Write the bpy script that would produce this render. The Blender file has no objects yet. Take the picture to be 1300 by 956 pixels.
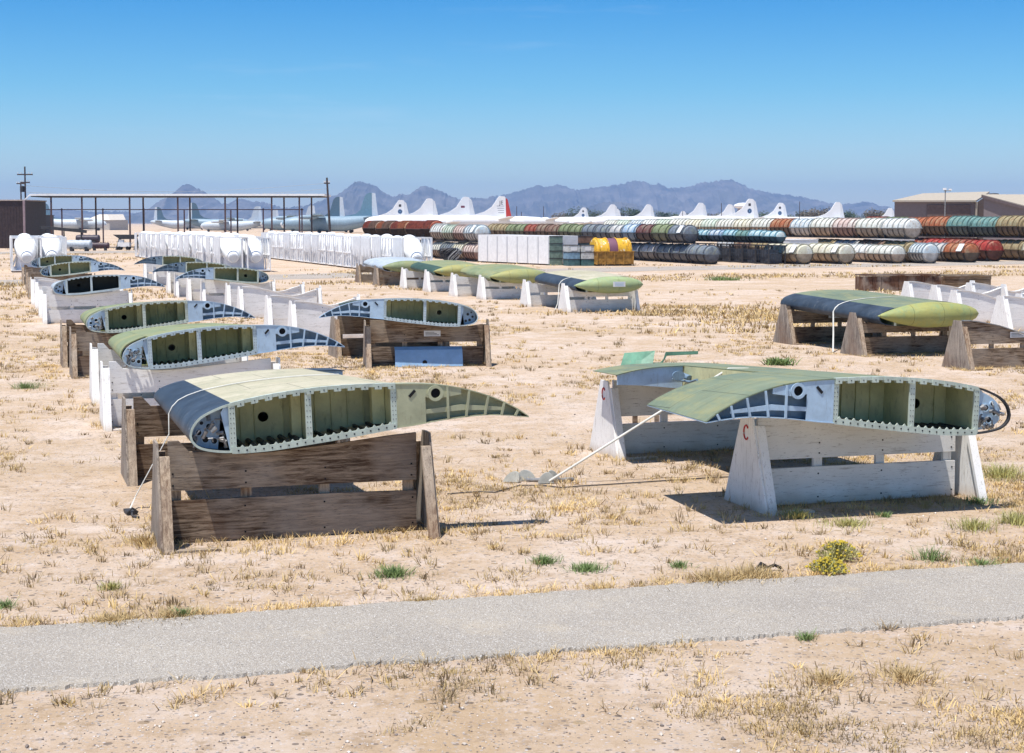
import bpy, bmesh, math, random
from mathutils import Vector, Matrix
random.seed(7)
PI = math.pi
S = bpy.context.scene
C = S.collection
# ------------------------------------------------------------------ camera
F, H, CX, CY, HZ = 2100.0, 3.0, 650.0, 433.0, 283.0
PIT = math.atan((CY - HZ) / F)
cp, sp = math.cos(PIT), math.sin(PIT)
cam = bpy.data.objects.new('camera', bpy.data.cameras.new('camera'))
C.objects.link(cam); S.camera = cam
cam.location = (0, 0, H); cam.rotation_euler = (PI / 2 - PIT, 0, 0)
cam.data.sensor_width = 36; cam.data.sensor_fit = 'HORIZONTAL'
cam.data.lens = 36 * F / 1300
cam.data.shift_y = -(478 - CY) / 1300
cam.data.clip_start = 0.2; cam.data.clip_end = 60000

def G(x, y, z=0.0):
    'ground point seen at a pixel of the survey photograph (1300 x 956)'
    a = (x - CX) / F; b = -(y - CY) / F
    r = (a, cp + b * sp, -sp + b * cp)
    t = (z - H) / r[2]
    return Vector((r[0] * t, r[1] * t, z))
def XD(x, d):
    return (x - CX) / F * d
ANG = math.radians(17.3)
D = Vector((math.cos(ANG), math.sin(ANG), 0)); N = Vector((-math.sin(ANG), math.cos(ANG), 0))

# ------------------------------------------------------------------ materials
def new_mat(name):
    m = bpy.data.materials.new(name); m.use_nodes = True
    nt = m.node_tree; nt.nodes.clear()
    out = nt.nodes.new('ShaderNodeOutputMaterial'); b = nt.nodes.new('ShaderNodeBsdfPrincipled')
    nt.links.new(b.outputs[0], out.inputs[0])
    return m, nt, b
def nd(nt, typ, **kw):
    n = nt.nodes.new(typ)
    for k, v in kw.items():
        if k in n.inputs: n.inputs[k].default_value = v
        else: setattr(n, k, v)
    return n
def mixc(nt, fac, a, b, mode='MIX'):
    m = nt.nodes.new('ShaderNodeMix'); m.data_type = 'RGBA'; m.blend_type = mode
    for i, v in ((0, fac), (6, a), (7, b)):
        if hasattr(v, 'is_output'): nt.links.new(v, m.inputs[i])
        else: m.inputs[i].default_value = (tuple(v) + (1,) if isinstance(v, (tuple, list)) and len(v) == 3 else v)
    return m.outputs[2]
def ramp(nt, src, a, b, va=0.0, vb=1.0):
    r = nt.nodes.new('ShaderNodeMapRange'); r.inputs[1].default_value = a; r.inputs[2].default_value = b
    r.inputs[3].default_value = va; r.inputs[4].default_value = vb
    nt.links.new(src, r.inputs[0]); return r.outputs[0]
def noise(nt, co, scale, detail=4, rough=.6, mp=None, dist=0):
    n = nd(nt, 'ShaderNodeTexNoise'); n.inputs['Scale'].default_value = scale
    n.inputs['Detail'].default_value = detail; n.inputs['Roughness'].default_value = rough
    n.inputs['Distortion'].default_value = dist
    if mp:
        m = nd(nt, 'ShaderNodeMapping'); m.inputs['Scale'].default_value = mp
        nt.links.new(co, m.inputs['Vector']); co = m.outputs[0]
    nt.links.new(co, n.inputs['Vector']); return n.outputs[0]
def coords(nt, rnd=True):
    tc = nd(nt, 'ShaderNodeTexCoord'); co = tc.outputs['Object']
    if rnd:
        oi = nd(nt, 'ShaderNodeObjectInfo'); ml = nd(nt, 'ShaderNodeMath', operation='MULTIPLY')
        ml.inputs[1].default_value = 37.0; nt.links.new(oi.outputs['Random'], ml.inputs[0])
        ad = nd(nt, 'ShaderNodeVectorMath', operation='ADD'); nt.links.new(co, ad.inputs[0]); nt.links.new(ml.outputs[0], ad.inputs[1])
        co = ad.outputs[0]
    return co
def bump(nt, b, src, strength=.3, dist=.01):
    bp = nd(nt, 'ShaderNodeBump'); bp.inputs['Strength'].default_value = strength; bp.inputs['Distance'].default_value = dist
    nt.links.new(src, bp.inputs['Height']); nt.links.new(bp.outputs[0], b.inputs['Normal'])

_M = {}
def paint(col, rough=.55, var=.12, dirt=(.30, .22, .15), dirtamt=.25, metal=0.0, scale=3.0, spec=.35):
    key = ('p', col, rough, var, dirt, dirtamt, metal, scale)
    if key in _M: return _M[key]
    m, nt, b = new_mat('paint'); co = coords(nt)
    n1 = noise(nt, co, scale, 5, .65); n2 = noise(nt, co, scale * 5, 4, .7, (1, 1, .35))
    lo = tuple(max(0, c * (1 - var * 1.6)) for c in col); hi = tuple(min(1, c * (1 + var)) for c in col)
    c1 = mixc(nt, ramp(nt, n1, .35, .65), lo, hi)
    c2 = mixc(nt, ramp(nt, n2, .56, .72, 0, dirtamt), c1, dirt)
    nt.links.new(c2, b.inputs['Base Color'])
    b.inputs['Roughness'].default_value = rough; b.inputs['Metallic'].default_value = metal
    b.inputs['Specular IOR Level'].default_value = spec
    bump(nt, b, n2, .15, .004)
    _M[key] = m; return m
def wood(axis='x', dark=(.075, .045, .028), light=(.36, .27, .19)):
    key = ('w', axis, dark, light)
    if key in _M: return _M[key]
    m, nt, b = new_mat('weathered_timber'); co = coords(nt)
    sc = (1.2, 14, 14) if axis == 'x' else ((14, 14, 1.2) if axis == 'z' else (14, 1.2, 14))
    n1 = noise(nt, co, 2.2, 8, .75, sc, .6); n2 = noise(nt, co, 1.6, 3, .5); n3 = noise(nt, co, 7, 8, .8, sc)
    c = mixc(nt, ramp(nt, n1, .40, .60), dark, light)
    c = mixc(nt, ramp(nt, n2, .45, .60, 0, .55), c, (.40, .34, .28))
    c = mixc(nt, ramp(nt, n3, .56, .63, 0, .85), c, (.03, .02, .015))
    n4 = noise(nt, co, .9, 3, .5, (1, 1, 1)); c = mixc(nt, ramp(nt, n4, .5, .7, 0, .5), c, (.17, .085, .045))
    nt.links.new(c, b.inputs['Base Color']); b.inputs['Roughness'].default_value = .9
    b.inputs['Specular IOR Level'].default_value = .15
    bump(nt, b, n1, .6, .008); _M[key] = m; return m
def white_wood(axis='x'):
    key = ('ww', axis)
    if key in _M: return _M[key]
    m, nt, b = new_mat('peeling_white_paint'); co = coords(nt)
    sc = (1, 9, 9) if axis == 'x' else (9, 9, 1)
    n1 = noise(nt, co, 3.0, 8, .75, sc); n2 = noise(nt, co, 2.2, 4, .6); n3 = noise(nt, co, 11, 6, .75, sc)
    c = mixc(nt, ramp(nt, n2, .35, .65), (.80, .785, .76), (.90, .885, .86))
    c = mixc(nt, ramp(nt, n1, .55, .64, 0, .6), c, (.44, .40, .36))
    c = mixc(nt, ramp(nt, n3, .60, .66, 0, .85), c, (.14, .11, .09))
    # dust thrown up from the soil along the foot of the boards
    tc = nd(nt, 'ShaderNodeTexCoord'); sx = nd(nt, 'ShaderNodeSeparateXYZ'); nt.links.new(tc.outputs['Object'], sx.inputs[0])
    ad = nd(nt, 'ShaderNodeMath', operation='ADD'); nt.links.new(sx.outputs[2], ad.inputs[0])
    ml = nd(nt, 'ShaderNodeMath', operation='MULTIPLY'); ml.inputs[1].default_value = .22; nt.links.new(n2, ml.inputs[0]); nt.links.new(ml.outputs[0], ad.inputs[1])
    c = mixc(nt, ramp(nt, ad.outputs[0], .26, .10, 0, .65), c, (.50, .38, .26))
    nt.links.new(c, b.inputs['Base Color']); b.inputs['Roughness'].default_value = .75
    bump(nt, b, n1, .35, .004); _M[key] = m; return m
def skin_mat(cols, seed=0, rough=.62, stripes=True):
    'weathered aircraft paint: three tones in big soft patches, panel seams, chalk and stains'
    key = ('s', cols, seed, rough)
    if key in _M: return _M[key]
    m, nt, b = new_mat('aircraft_skin_paint'); co = coords(nt)
    n1 = noise(nt, co, .9, 4, .6); n2 = noise(nt, co, 4, 6, .7, (1, .35, 1)); n3 = noise(nt, co, 18, 4, .7)
    c = mixc(nt, ramp(nt, n1, .40, .60), cols[0], cols[1])
    c = mixc(nt, ramp(nt, n2, .48, .62, 0, .8), c, cols[2])
    n5 = noise(nt, co, 3.2, 7, .8, (.35, 2.4, 1)); c = mixc(nt, ramp(nt, n5, .52, .66, 0, .45), c, tuple(min(1, x * 1.35 + .04) for x in cols[0]))
    c = mixc(nt, ramp(nt, n5, .46, .34, 0, .5), c, tuple(x * .62 for x in cols[0]))
    c = mixc(nt, ramp(nt, n3, .58, .70, 0, .5), c, (.20, .17, .12))
    tc = nd(nt, 'ShaderNodeTexCoord'); br = nd(nt, 'ShaderNodeTexBrick')
    br.inputs['Scale'].default_value = 1; br.inputs['Mortar Size'].default_value = .006
    br.inputs['Brick Width'].default_value = .73; br.inputs['Row Height'].default_value = 1.15
    br.inputs['Color1'].default_value = (1, 1, 1, 1); br.inputs['Color2'].default_value = (.93, .93, .93, 1); br.inputs['Mortar'].default_value = (.35, .35, .33, 1)
    nt.links.new(tc.outputs['Object'], br.inputs['Vector'])
    c = mixc(nt, .8, c, br.outputs['Color'], 'MULTIPLY')
    nt.links.new(c, b.inputs['Base Color']); b.inputs['Roughness'].default_value = rough; b.inputs['Specular IOR Level'].default_value = .25
    bump(nt, b, n2, .3, .012); _M[key] = m; return m

M_wood, M_woodz, M_woody = wood('x'), wood('z', (.13, .105, .09), (.40, .345, .29)), wood('y')
M_tan = wood('z', (.22, .15, .10), (.58, .45, .32))
M_ww, M_wwz = white_wood('x'), white_wood('z')
M_cream = skin_mat(((.43, .395, .27), (.50, .46, .34), (.38, .365, .25)))
M_lime = skin_mat(((.20, .245, .13), (.29, .29, .135), (.24, .28, .165)))
M_dullgreen = skin_mat(((.17, .21, .12), (.22, .25, .13), (.28, .28, .13)))
M_palegreen = skin_mat(((.15, .19, .13), (.19, .225, .145), (.26, .26, .13)))
M_greyskin = skin_mat(((.38, .44, .50), (.45, .50, .55), (.33, .38, .44)))
M_blueblk = paint((.036, .052, .075), .55, .25, (.14, .15, .155), .5, 0, 2.0)
M_dkgreen = paint((.05, .09, .06), .5, .2, (.16, .18, .12), .4)
M_primer = paint((.42, .56, .70), .5, .10, (.16, .17, .16), .35, 0, 4)
M_primer_d = paint((.17, .25, .33), .5, .15, (.10, .10, .10), .35, 0, 4)
M_flapolive = paint((.40, .41, .27), .5, .10, (.14, .12, .08), .35, 0, 4)
M_zinc = paint((.48, .47, .23), .55, .14, (.09, .09, .05), .5, 0, 3)
M_zinc2 = paint((.58, .57, .32), .55, .12, (.12, .12, .07), .4, 0, 3)
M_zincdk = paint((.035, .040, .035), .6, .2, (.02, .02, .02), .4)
M_flange = paint((.50, .57, .50), .5, .10, (.20, .20, .15), .4, 0, 6)
M_flangeb = paint((.46, .56, .60), .5, .10, (.20, .20, .18), .4, 0, 6)
M_black = paint((.012, .012, .014), .8, .1, (.02, .02, .02), .1)
M_dark = paint((.045, .045, .05), .6, .2, (.10, .07, .05), .3)
M_metal = paint((.30, .30, .30), .45, .2, (.14, .11, .08), .4, .3, 6)
M_white = paint((.84, .84, .84), .55, .05, (.45, .40, .34), .25)
M_strap = paint((.68, .67, .62), .8, .06, (.4, .36, .3), .2)
M_red = paint((.55, .05, .04), .6, .1, (.3, .1, .08), .2)
M_lab = paint((.72, .73, .74), .6, .04, (.4, .38, .36), .2)
def hsh(c): return tuple(round(x, 3) for x in c)

# ------------------------------------------------------------------ mesh builder
class MB:
    def __init__(s, tf=None): s.v = []; s.f = []; s.m = []; s.mi = 0; s.tf = tf
    def add(s, vs, fs):
        o = len(s.v)
        for p in vs:
            p = Vector(p); s.v.append(s.tf(p) if s.tf else p)
        for f in fs: s.f.append([i + o for i in f]); s.m.append(s.mi)
        return s
    def box(s, x0, x1, y0, y1, z0, z1):
        return s.add([(x0, y0, z0), (x1, y0, z0), (x1, y1, z0), (x0, y1, z0), (x0, y0, z1), (x1, y0, z1), (x1, y1, z1), (x0, y1, z1)],
                     [(0, 3, 2, 1), (4, 5, 6, 7), (0, 1, 5, 4), (1, 2, 6, 5), (2, 3, 7, 6), (3, 0, 4, 7)])
    def prism(s, pts, vec):
        n = len(pts); vec = Vector(vec); a = [Vector(p) for p in pts]
        return s.add(a + [p + vec for p in a], [tuple(range(n)), tuple(range(2 * n - 1, n - 1, -1))] + [(i, (i + 1) % n, n + (i + 1) % n, n + i) for i in range(n)])
    def bar(s, a, b, w, h, up=(0, 0, 1)):
        a, b = Vector(a), Vector(b); d = (b - a).normalized(); u = Vector(up); x = d.cross(u)
        if x.length < 1e-4: x = d.cross(Vector((0, 1, 0)))
        x.normalize(); y = x.cross(d).normalized()
        q = [(-w / 2, -h / 2), (w / 2, -h / 2), (w / 2, h / 2), (-w / 2, h / 2)]
        return s.prism([a + x * i + y * j for i, j in q], b - a)
    def tube(s, pts, r, n=6, r2=None):
        pts = [Vector(p) for p in pts]; k = len(pts); vs = []; fs = []
        for i, p in enumerate(pts):
            d = (pts[min(i + 1, k - 1)] - pts[max(i - 1, 0)]).normalized()
            x = d.cross(Vector((0, 0, 1)))
            if x.length < 1e-3: x = d.cross(Vector((0, 1, 0)))
            x.normalize(); y = x.cross(d)
            rr = r if r2 is None else r + (r2 - r) * i / (k - 1)
            for j in range(n):
                a = 2 * PI * j / n; vs.append(p + x * math.cos(a) * rr + y * math.sin(a) * rr)
        for i in range(k - 1):
            for j in range(n): fs.append((i * n + j, i * n + (j + 1) % n, (i + 1) * n + (j + 1) % n, (i + 1) * n + j))
        fs.append(tuple(range(n))); fs.append(tuple(range(k * n - 1, (k - 1) * n - 1, -1)))
        return s.add(vs, fs)
    def lathe(s, prof, o=(0, 0, 0), axis='y', n=20, a0=0, a1=2 * PI, squash=1.0):
        'prof = [(r, t)] along axis'
        o = Vector(o); vs = []; fs = []; full = abs(a1 - a0 - 2 * PI) < 1e-6; m = n if full else n + 1
        for r, t in prof:
            for j in range(m):
                a = a0 + (a1 - a0) * j / n; c, q = r * math.cos(a), r * math.sin(a) * squash
                vs.append(o + (Vector((c, t, q)) if axis == 'y' else Vector((t, c, q)) if axis == 'x' else Vector((c, q, t))))
        for i in range(len(prof) - 1):
            for j in range(n if full else n):
                k = (j + 1) % m if full else j + 1
                fs.append((i * m + j, i * m + k, (i + 1) * m + k, (i + 1) * m + j))
        if full and prof[0] != prof[-1]:
            if prof[0][0] > 1e-6: fs.append(tuple(range(m)))
            if prof[-1][0] > 1e-6: fs.append(tuple(range(len(prof) * m - 1, (len(prof) - 1) * m - 1, -1)))
        return s.add(vs, fs)
    def shell(s, prof, y0, y1, th, inward=-1, ny=1, wob=0):
        'sheet with thickness following an x-z profile between y0 and y1'
        k = len(prof); off = []
        for i in range(k):
            a = Vector((prof[max(i - 1, 0)][0], 0, prof[max(i - 1, 0)][1])); b = Vector((prof[min(i + 1, k - 1)][0], 0, prof[min(i + 1, k - 1)][1]))
            d = (b - a).normalized(); nrm = Vector((-d.z, 0, d.x)) * inward
            off.append((prof[i][0] + nrm.x * th, prof[i][1] + nrm.z * th))
        loop = list(prof) + off[::-1]; L = len(loop); vs = []; fs = []
        for j in range(ny + 1):
            y = y0 + (y1 - y0) * j / ny
            for (x, z) in loop: vs.append((x, y, z + (random.uniform(-wob, wob) if wob and 0 < j < ny else 0)))
        for j in range(ny):
            for i in range(L): fs.append((j * L + i, j * L + (i + 1) % L, (j + 1) * L + (i + 1) % L, (j + 1) * L + i))
        for i in range(k - 1):
            fs.append((i, i + 1, L - 2 - i, L - 1 - i)); o = ny * L; fs.append((o + L - 1 - i, o + L - 2 - i, o + i + 1, o + i))
        return s.add(vs, fs)
    def mesh(s, name, mats, smooth=35):
        me = bpy.data.meshes.new(name); me.from_pydata([tuple(v) for v in s.v], [], s.f)
        for m in (mats if isinstance(mats, (list, tuple)) else [mats]): me.materials.append(m)
        me.polygons.foreach_set('material_index', s.m)
        bm = bmesh.new(); bm.from_mesh(me); bmesh.ops.recalc_face_normals(bm, faces=bm.faces)
        if smooth:
            for f in bm.faces: f.smooth = True
            lim = math.radians(smooth)
            for e in bm.edges:
                if len(e.link_faces) != 2 or e.calc_face_angle(0) > lim: e.smooth = False
        bm.to_mesh(me); bm.free(); me.update(); return me
    def build(s, name, mats, parent=None, smooth=35, loc=None):
        o = bpy.data.objects.new(name, s.mesh(name, mats, smooth)); C.objects.link(o)
        if parent: o.parent = parent
        if loc is not None: o.location = loc
        return o
def tag(o, label=None, cat=None, group=None, kind=None):
    if label: o['label'] = label
    if cat: o['category'] = cat
    if group: o['group'] = group
    if kind: o['kind'] = kind
    return o
def thing(name, label, cat, loc, rz=ANG, group=None):
    o = bpy.data.objects.new(name, None); C.objects.link(o); o.location = loc; o.rotation_euler = (0, 0, rz)
    o.empty_display_size = .2
    return tag(o, label, cat, group)
def copy_tree(o, loc=None, rz=None, label=None, parent=None, kids=None):
    c = o.copy(); C.objects.link(c); c.parent = parent
    if loc is not None: c.location = loc
    if rz is not None: c.rotation_euler = (0, 0, rz)
    if label: c['label'] = label
    for ch in KIDS.get(o.name, []): copy_tree(ch, parent=c)
    return c
KIDS = {}
def index_kids(root):
    for ch in [x for x in bpy.data.objects if x.parent == root]:
        KIDS.setdefault(root.name, []).append(ch); index_kids(ch)
def text_mesh(body, size, mat, ext=.004):
    cu = bpy.data.curves.new('lettering', 'FONT'); cu.body = body; cu.size = size; cu.extrude = ext; cu.align_x = 'CENTER'
    ob = bpy.data.objects.new('tmp', cu); C.objects.link(ob); bpy.context.view_layer.update()
    me = bpy.data.meshes.new_from_object(ob.evaluated_get(bpy.context.evaluated_depsgraph_get()))
    bpy.data.objects.remove(ob); me.materials.clear(); me.materials.append(mat); return me
ORD = ['first', 'second', 'third', 'fourth', 'fifth', 'sixth', 'seventh', 'eighth', 'ninth', 'tenth', 'eleventh', 'twelfth', 'thirteenth', 'fourteenth', 'fifteenth', 'sixteenth', 'seventeenth', 'eighteenth', 'nineteenth', 'twentieth', 'twenty-first', 'twenty-second']

# ------------------------------------------------------------------ world, sun
SUN = Vector((-.20, -.22, 1)).normalized()
w = bpy.data.worlds.new('World'); S.world = w; w.use_nodes = True
nt = w.node_tree; nt.nodes.clear()
wo = nt.nodes.new('ShaderNodeOutputWorld'); bg = nt.nodes.new('ShaderNodeBackground')
sky = nt.nodes.new('ShaderNodeTexSky'); sky.sky_type = 'NISHITA'; sky.sun_disc = False
sky.sun_elevation = math.asin(SUN.z); sky.sun_rotation = math.atan2(SUN.x, SUN.y)
sky.air_density = 1.0; sky.dust_density = .55; sky.ozone_density = 2.6; sky.altitude = 800
bg.inputs[1].default_value = .10
hs = nt.nodes.new('ShaderNodeHueSaturation'); hs.inputs['Saturation'].default_value = 1.15
nt.links.new(sky.outputs[0], hs.inputs['Color'])
tint = nt.nodes.new('ShaderNodeMix'); tint.data_type = 'RGBA'; tint.blend_type = 'MULTIPLY'; tint.inputs[0].default_value = 1
nt.links.new(hs.outputs[0], tint.inputs[6])
tcs = nt.nodes.new('ShaderNodeTexCoord'); sxs = nt.nodes.new('ShaderNodeSeparateXYZ'); nt.links.new(tcs.outputs['Generated'], sxs.inputs[0])
rp = nt.nodes.new('ShaderNodeValToRGB'); nt.links.new(sxs.outputs[2], rp.inputs[0])   # deep polarised blue band above a pale horizon
el = rp.color_ramp.elements; el[0].position = 0.0; el[0].color = (1.08, 1.06, 1.12, 1); el[1].position = 1.0; el[1].color = (.95, 1, 1, 1)
for p_, c_ in ((.03, (.86, 1.0, 1.10, 1)), (.08, (.44, .84, 1.04, 1)), (.14, (.14, .63, .98, 1)), (.24, (.16, .60, .94, 1)), (.5, (.95, 1.0, 1.0, 1))):
    e_ = el.new(p_); e_.color = c_
nt.links.new(rp.outputs[0], tint.inputs[7])
# a few faint streaks of high cloud
tcw = nt.nodes.new('ShaderNodeTexCoord'); mpw = nt.nodes.new('ShaderNodeMapping'); mpw.inputs['Scale'].default_value = (2.6, 2.6, 30); mpw.inputs['Location'].default_value = (.35, 0, 1.9)
nt.links.new(tcw.outputs['Generated'], mpw.inputs[0]); nw = nt.nodes.new('ShaderNodeTexNoise'); nw.inputs['Scale'].default_value = 2.2; nw.inputs['Detail'].default_value = 7; nw.inputs['Roughness'].default_value = .62
nt.links.new(mpw.outputs[0], nw.inputs['Vector'])
mr = nt.nodes.new('ShaderNodeMapRange'); mr.inputs[1].default_value = .60; mr.inputs[2].default_value = .80; mr.inputs[4].default_value = .16
nt.links.new(nw.outputs[0], mr.inputs[0]); cl = nt.nodes.new('ShaderNodeMix'); cl.data_type = 'RGBA'; cl.inputs[7].default_value = (6.5, 7.2, 8.0, 1)
nt.links.new(mr.outputs[0], cl.inputs[0]); nt.links.new(tint.outputs[2], cl.inputs[6])
nt.links.new(cl.outputs[2], bg.inputs[0]); nt.links.new(bg.outputs[0], wo.inputs[0])
sl = bpy.data.lights.new('sun', 'SUN'); sl.energy = 4.6; sl.angle = math.radians(.53); sl.color = (1, .955, .89)
so = bpy.data.objects.new('sun', sl); C.objects.link(so); so.rotation_euler = SUN.to_track_quat('Z', 'Y').to_euler(); so.location = (0, 0, 50)
S.view_settings.view_transform = 'Standard'; S.view_settings.look = 'None'; S.view_settings.exposure = 0.47; S.view_settings.gamma = 1

# ------------------------------------------------------------------ ground
def speck(nt, co, c, scale, r0, cols, amt=.9):
    'stones and crumbs: one tint per voronoi cell, only a spot at its centre'
    v = nd(nt, 'ShaderNodeTexVoronoi'); v.inputs['Scale'].default_value = scale; nt.links.new(co, v.inputs['Vector'])
    sp_ = nd(nt, 'ShaderNodeSeparateColor'); nt.links.new(v.outputs['Color'], sp_.inputs[0])
    k = mixc(nt, sp_.outputs[0], cols[0], cols[1]); sz = ramp(nt, sp_.outputs[1], .30, 1, 0, r0)
    mth = nd(nt, 'ShaderNodeMath', operation='LESS_THAN'); nt.links.new(v.outputs['Distance'], mth.inputs[0]); nt.links.new(sz, mth.inputs[1])
    ml = nd(nt, 'ShaderNodeMath', operation='MULTIPLY'); ml.inputs[1].default_value = amt; nt.links.new(mth.outputs[0], ml.inputs[0])
    return mixc(nt, ml.outputs[0], c, k)
def ground_mat():
    m, nt, b = new_mat('desert_soil'); tc = nd(nt, 'ShaderNodeTexCoord'); co = tc.outputs['Object']
    big = noise(nt, co, .12, 5, .6); mid = noise(nt, co, .55, 6, .65, None, .4); fine = noise(nt, co, 6, 8, .8); grit = noise(nt, co, 45, 4, .8); lump = noise(nt, co, 1.6, 8, .75, (1, 1, 1), .3)
    far = noise(nt, co, .035, 8, .75, (.5, 2.4, 1))
    c = mixc(nt, ramp(nt, big, .38, .62), (.72, .56, .38), (.80, .655, .49))
    c = mixc(nt, ramp(nt, mid, .50, .62, 0, .8), c, (.88, .76, .62))
    c = mixc(nt, ramp(nt, mid, .47, .36, 0, .65), c, (.66, .49, .29))
    c = mixc(nt, ramp(nt, lump, .53, .61, 0, .55), c, (.58, .43, .27))
    c = mixc(nt, ramp(nt, lump, .46, .38, 0, .5), c, (.86, .76, .66))
    c = mixc(nt, ramp(nt, fine, .54, .64, 0, .55), c, (.47, .35, .23))
    c = mixc(nt, ramp(nt, fine, .46, .36, 0, .6), c, (.90, .81, .70))
    c = mixc(nt, ramp(nt, grit, .60, .70, 0, .4), c, (.34, .27, .20))
    c = mixc(nt, ramp(nt, grit, .43, .36, 0, .45), c, (.92, .87, .80))
    c = mixc(nt, ramp(nt, far, .50, .60, 0, .45), c, (.58, .43, .24))
    c = mixc(nt, ramp(nt, noise(nt, co, 2.6, 9, .85), .54, .60, 0, .6), c, (.44, .32, .19))
    c = speck(nt, co, c, 11, .30, ((.12, .10, .085), (.55, .48, .40)), .8)
    c = speck(nt, co, c, 24, .38, ((.16, .13, .11), (.70, .64, .56)), .85)
    c = speck(nt, co, c, 36, .40, ((.25, .20, .16), (.95, .92, .88)), .8)
    c = speck(nt, co, c, 4.5, .20, ((.30, .21, .11), (.48, .36, .18)), .55)
    c = mixc(nt, 1.0, c, (.70, .67, .69), 'MULTIPLY')
    nt.links.new(c, b.inputs['Base Color']); b.inputs['Roughness'].default_value = 1; b.inputs['Specular IOR Level'].default_value = .05
    ad = nd(nt, 'ShaderNodeMath', operation='ADD'); m2 = nd(nt, 'ShaderNodeMath', operation='MULTIPLY'); m2.inputs[1].default_value = .35
    nt.links.new(grit, m2.inputs[0]); nt.links.new(fine, ad.inputs[0]); nt.links.new(m2.outputs[0], ad.inputs[1])
    bump(nt, b, ad.outputs[0], .8, .04); return m
def sheet(name, pts, z, mat, label=None):
    mb = MB(); mb.add([(p[0], p[1], z) for p in pts], [tuple(range(len(pts)))])
    o = mb.build(name, mat, smooth=0); tag(o, kind='structure'); return o
xs = [-13000, -3000, -400, -60, 60, 400, 3000, 13000]; ys = [-40, 0, 60, 200, 800, 3000, 13500]
mb = MB(); mb.add([(x, y, 0) for y in ys for x in xs], [(j * 8 + i, j * 8 + i + 1, (j + 1) * 8 + i + 1, (j + 1) * 8 + i) for j in range(6) for i in range(7)])
tag(mb.build('ground', ground_mat(), smooth=0), kind='structure')
def road_mat(ca, cb, chips, name='asphalt'):
    m, nt, b = new_mat(name); tc = nd(nt, 'ShaderNodeTexCoord'); co = tc.outputs['Object']
    g = noise(nt, co, 60, 3, .8); g2 = noise(nt, co, 130, 2, .8); l = noise(nt, co, .5, 5, .6);     c = mixc(nt, ramp(nt, l, .35, .65), ca, cb)
    c = mixc(nt, ramp(nt, g, .50, .64, 0, .75), c, (.15, .14, .135))
    c = mixc(nt, ramp(nt, g2, .56, .66, 0, .8), c, chips)
    c = mixc(nt, ramp(nt, noise(nt, co, 1.3, 7, .75), .54, .66, 0, .5), c, (.42, .36, .28))
    c = mixc(nt, ramp(nt, noise(nt, co, .8, 8, .8, None, 1.5), .495, .505, 0, .0), c, (.1, .1, .1))
    c = speck(nt, co, c, 34, .34, ((.10, .095, .09), (.62, .58, .53)), .7)
    c = speck(nt, co, c, 70, .42, ((.12, .115, .11), chips), .8)
    c = speck(nt, co, c, 120, .45, ((.22, .21, .20), (.80, .77, .73)), .7)
    nt.links.new(c, b.inputs['Base Color']); b.inputs['Roughness'].default_value = .95; b.inputs['Specular IOR Level'].default_value = .1
    bump(nt, b, g, .5, .012); return m
M_road = road_mat((.275, .243, .205), (.34, .30, .25), (.72, .70, .67))
M_track = road_mat((.32, .28, .245), (.39, .335, .285), (.60, .55, .50), 'worn_track')
rng = random.Random(3)
def ragged(p0, p1, n, amp):
    from mathutils import noise as mz
    return [(p0 + (p1 - p0) * (i / n)) + Vector((0, rng.uniform(-amp, amp) + 3.2 * amp * mz.fractal(Vector((i * .045, amp * 90, 2)), .7, 2, 4), 0)) for i in range(n + 1)]
fa, fb = G(0, 801), G(1300, 717); na, nb = G(0, 880), G(1300, 785)
def ext(a, b, t): return a + (b - a) * t
far_e = ragged(ext(fa, fb, -.8), ext(fa, fb, 1.8), 900, .016); near_e = ragged(ext(na, nb, -.8), ext(na, nb, 1.8), 900, .022)
mb = MB(); n_ = len(far_e)
mb.add([(p.x, p.y, .022) for p in far_e] + [(p.x, p.y, .022) for p in near_e] + [(p.x, p.y + .03, -.01) for p in far_e] + [(p.x, p.y - .03, -.01) for p in near_e],
       [(i, i + 1, n_ + i + 1, n_ + i) for i in range(n_ - 1)] + [(n_ + i, n_ + i + 1, 3 * n_ + i + 1, 3 * n_ + i) for i in range(n_ - 1)] + [(i + 1, i, 2 * n_ + i, 2 * n_ + i + 1) for i in range(n_ - 1)])
tag(mb.build('road', M_road, smooth=0), kind='structure')
# the dirt service road between the wings and the tanks, and the paved lane past the shed
def lane(name, pts, wd, z, mat):
    L = []; R = []
    P = []
    for a, b in zip(pts[:-1], pts[1:]):
        for i in range(24): P.append(Vector(a) + (Vector(b) - Vector(a)) * i / 24)
    P.append(Vector(pts[-1]))
    for i, p in enumerate(P):
        d = (P[min(i + 1, len(P) - 1)] - P[max(i - 1, 0)]).normalized(); nn = Vector((-d.y, d.x))
        L.append(p + nn * (wd / 2 + rng.uniform(-.25, .25))); R.append(p - nn * (wd / 2 + rng.uniform(-.25, .25)))
    k = len(P); mb = MB(); mb.add([(p.x, p.y, z) for p in L + R], [(i, i + 1, k + i + 1, k + i) for i in range(k - 1)])
    tag(mb.build(name, mat, smooth=0), kind='structure')
lane('path', [(-60, 66), (-22, 85), (-8, 96), (8, 108), (39, 126), (90, 155)], 7.5, .006, M_track)
lane('path', [(-90, 150), (-60, 160), (-30, 178), (0, 195)], 12, .008, M_track)

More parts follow.
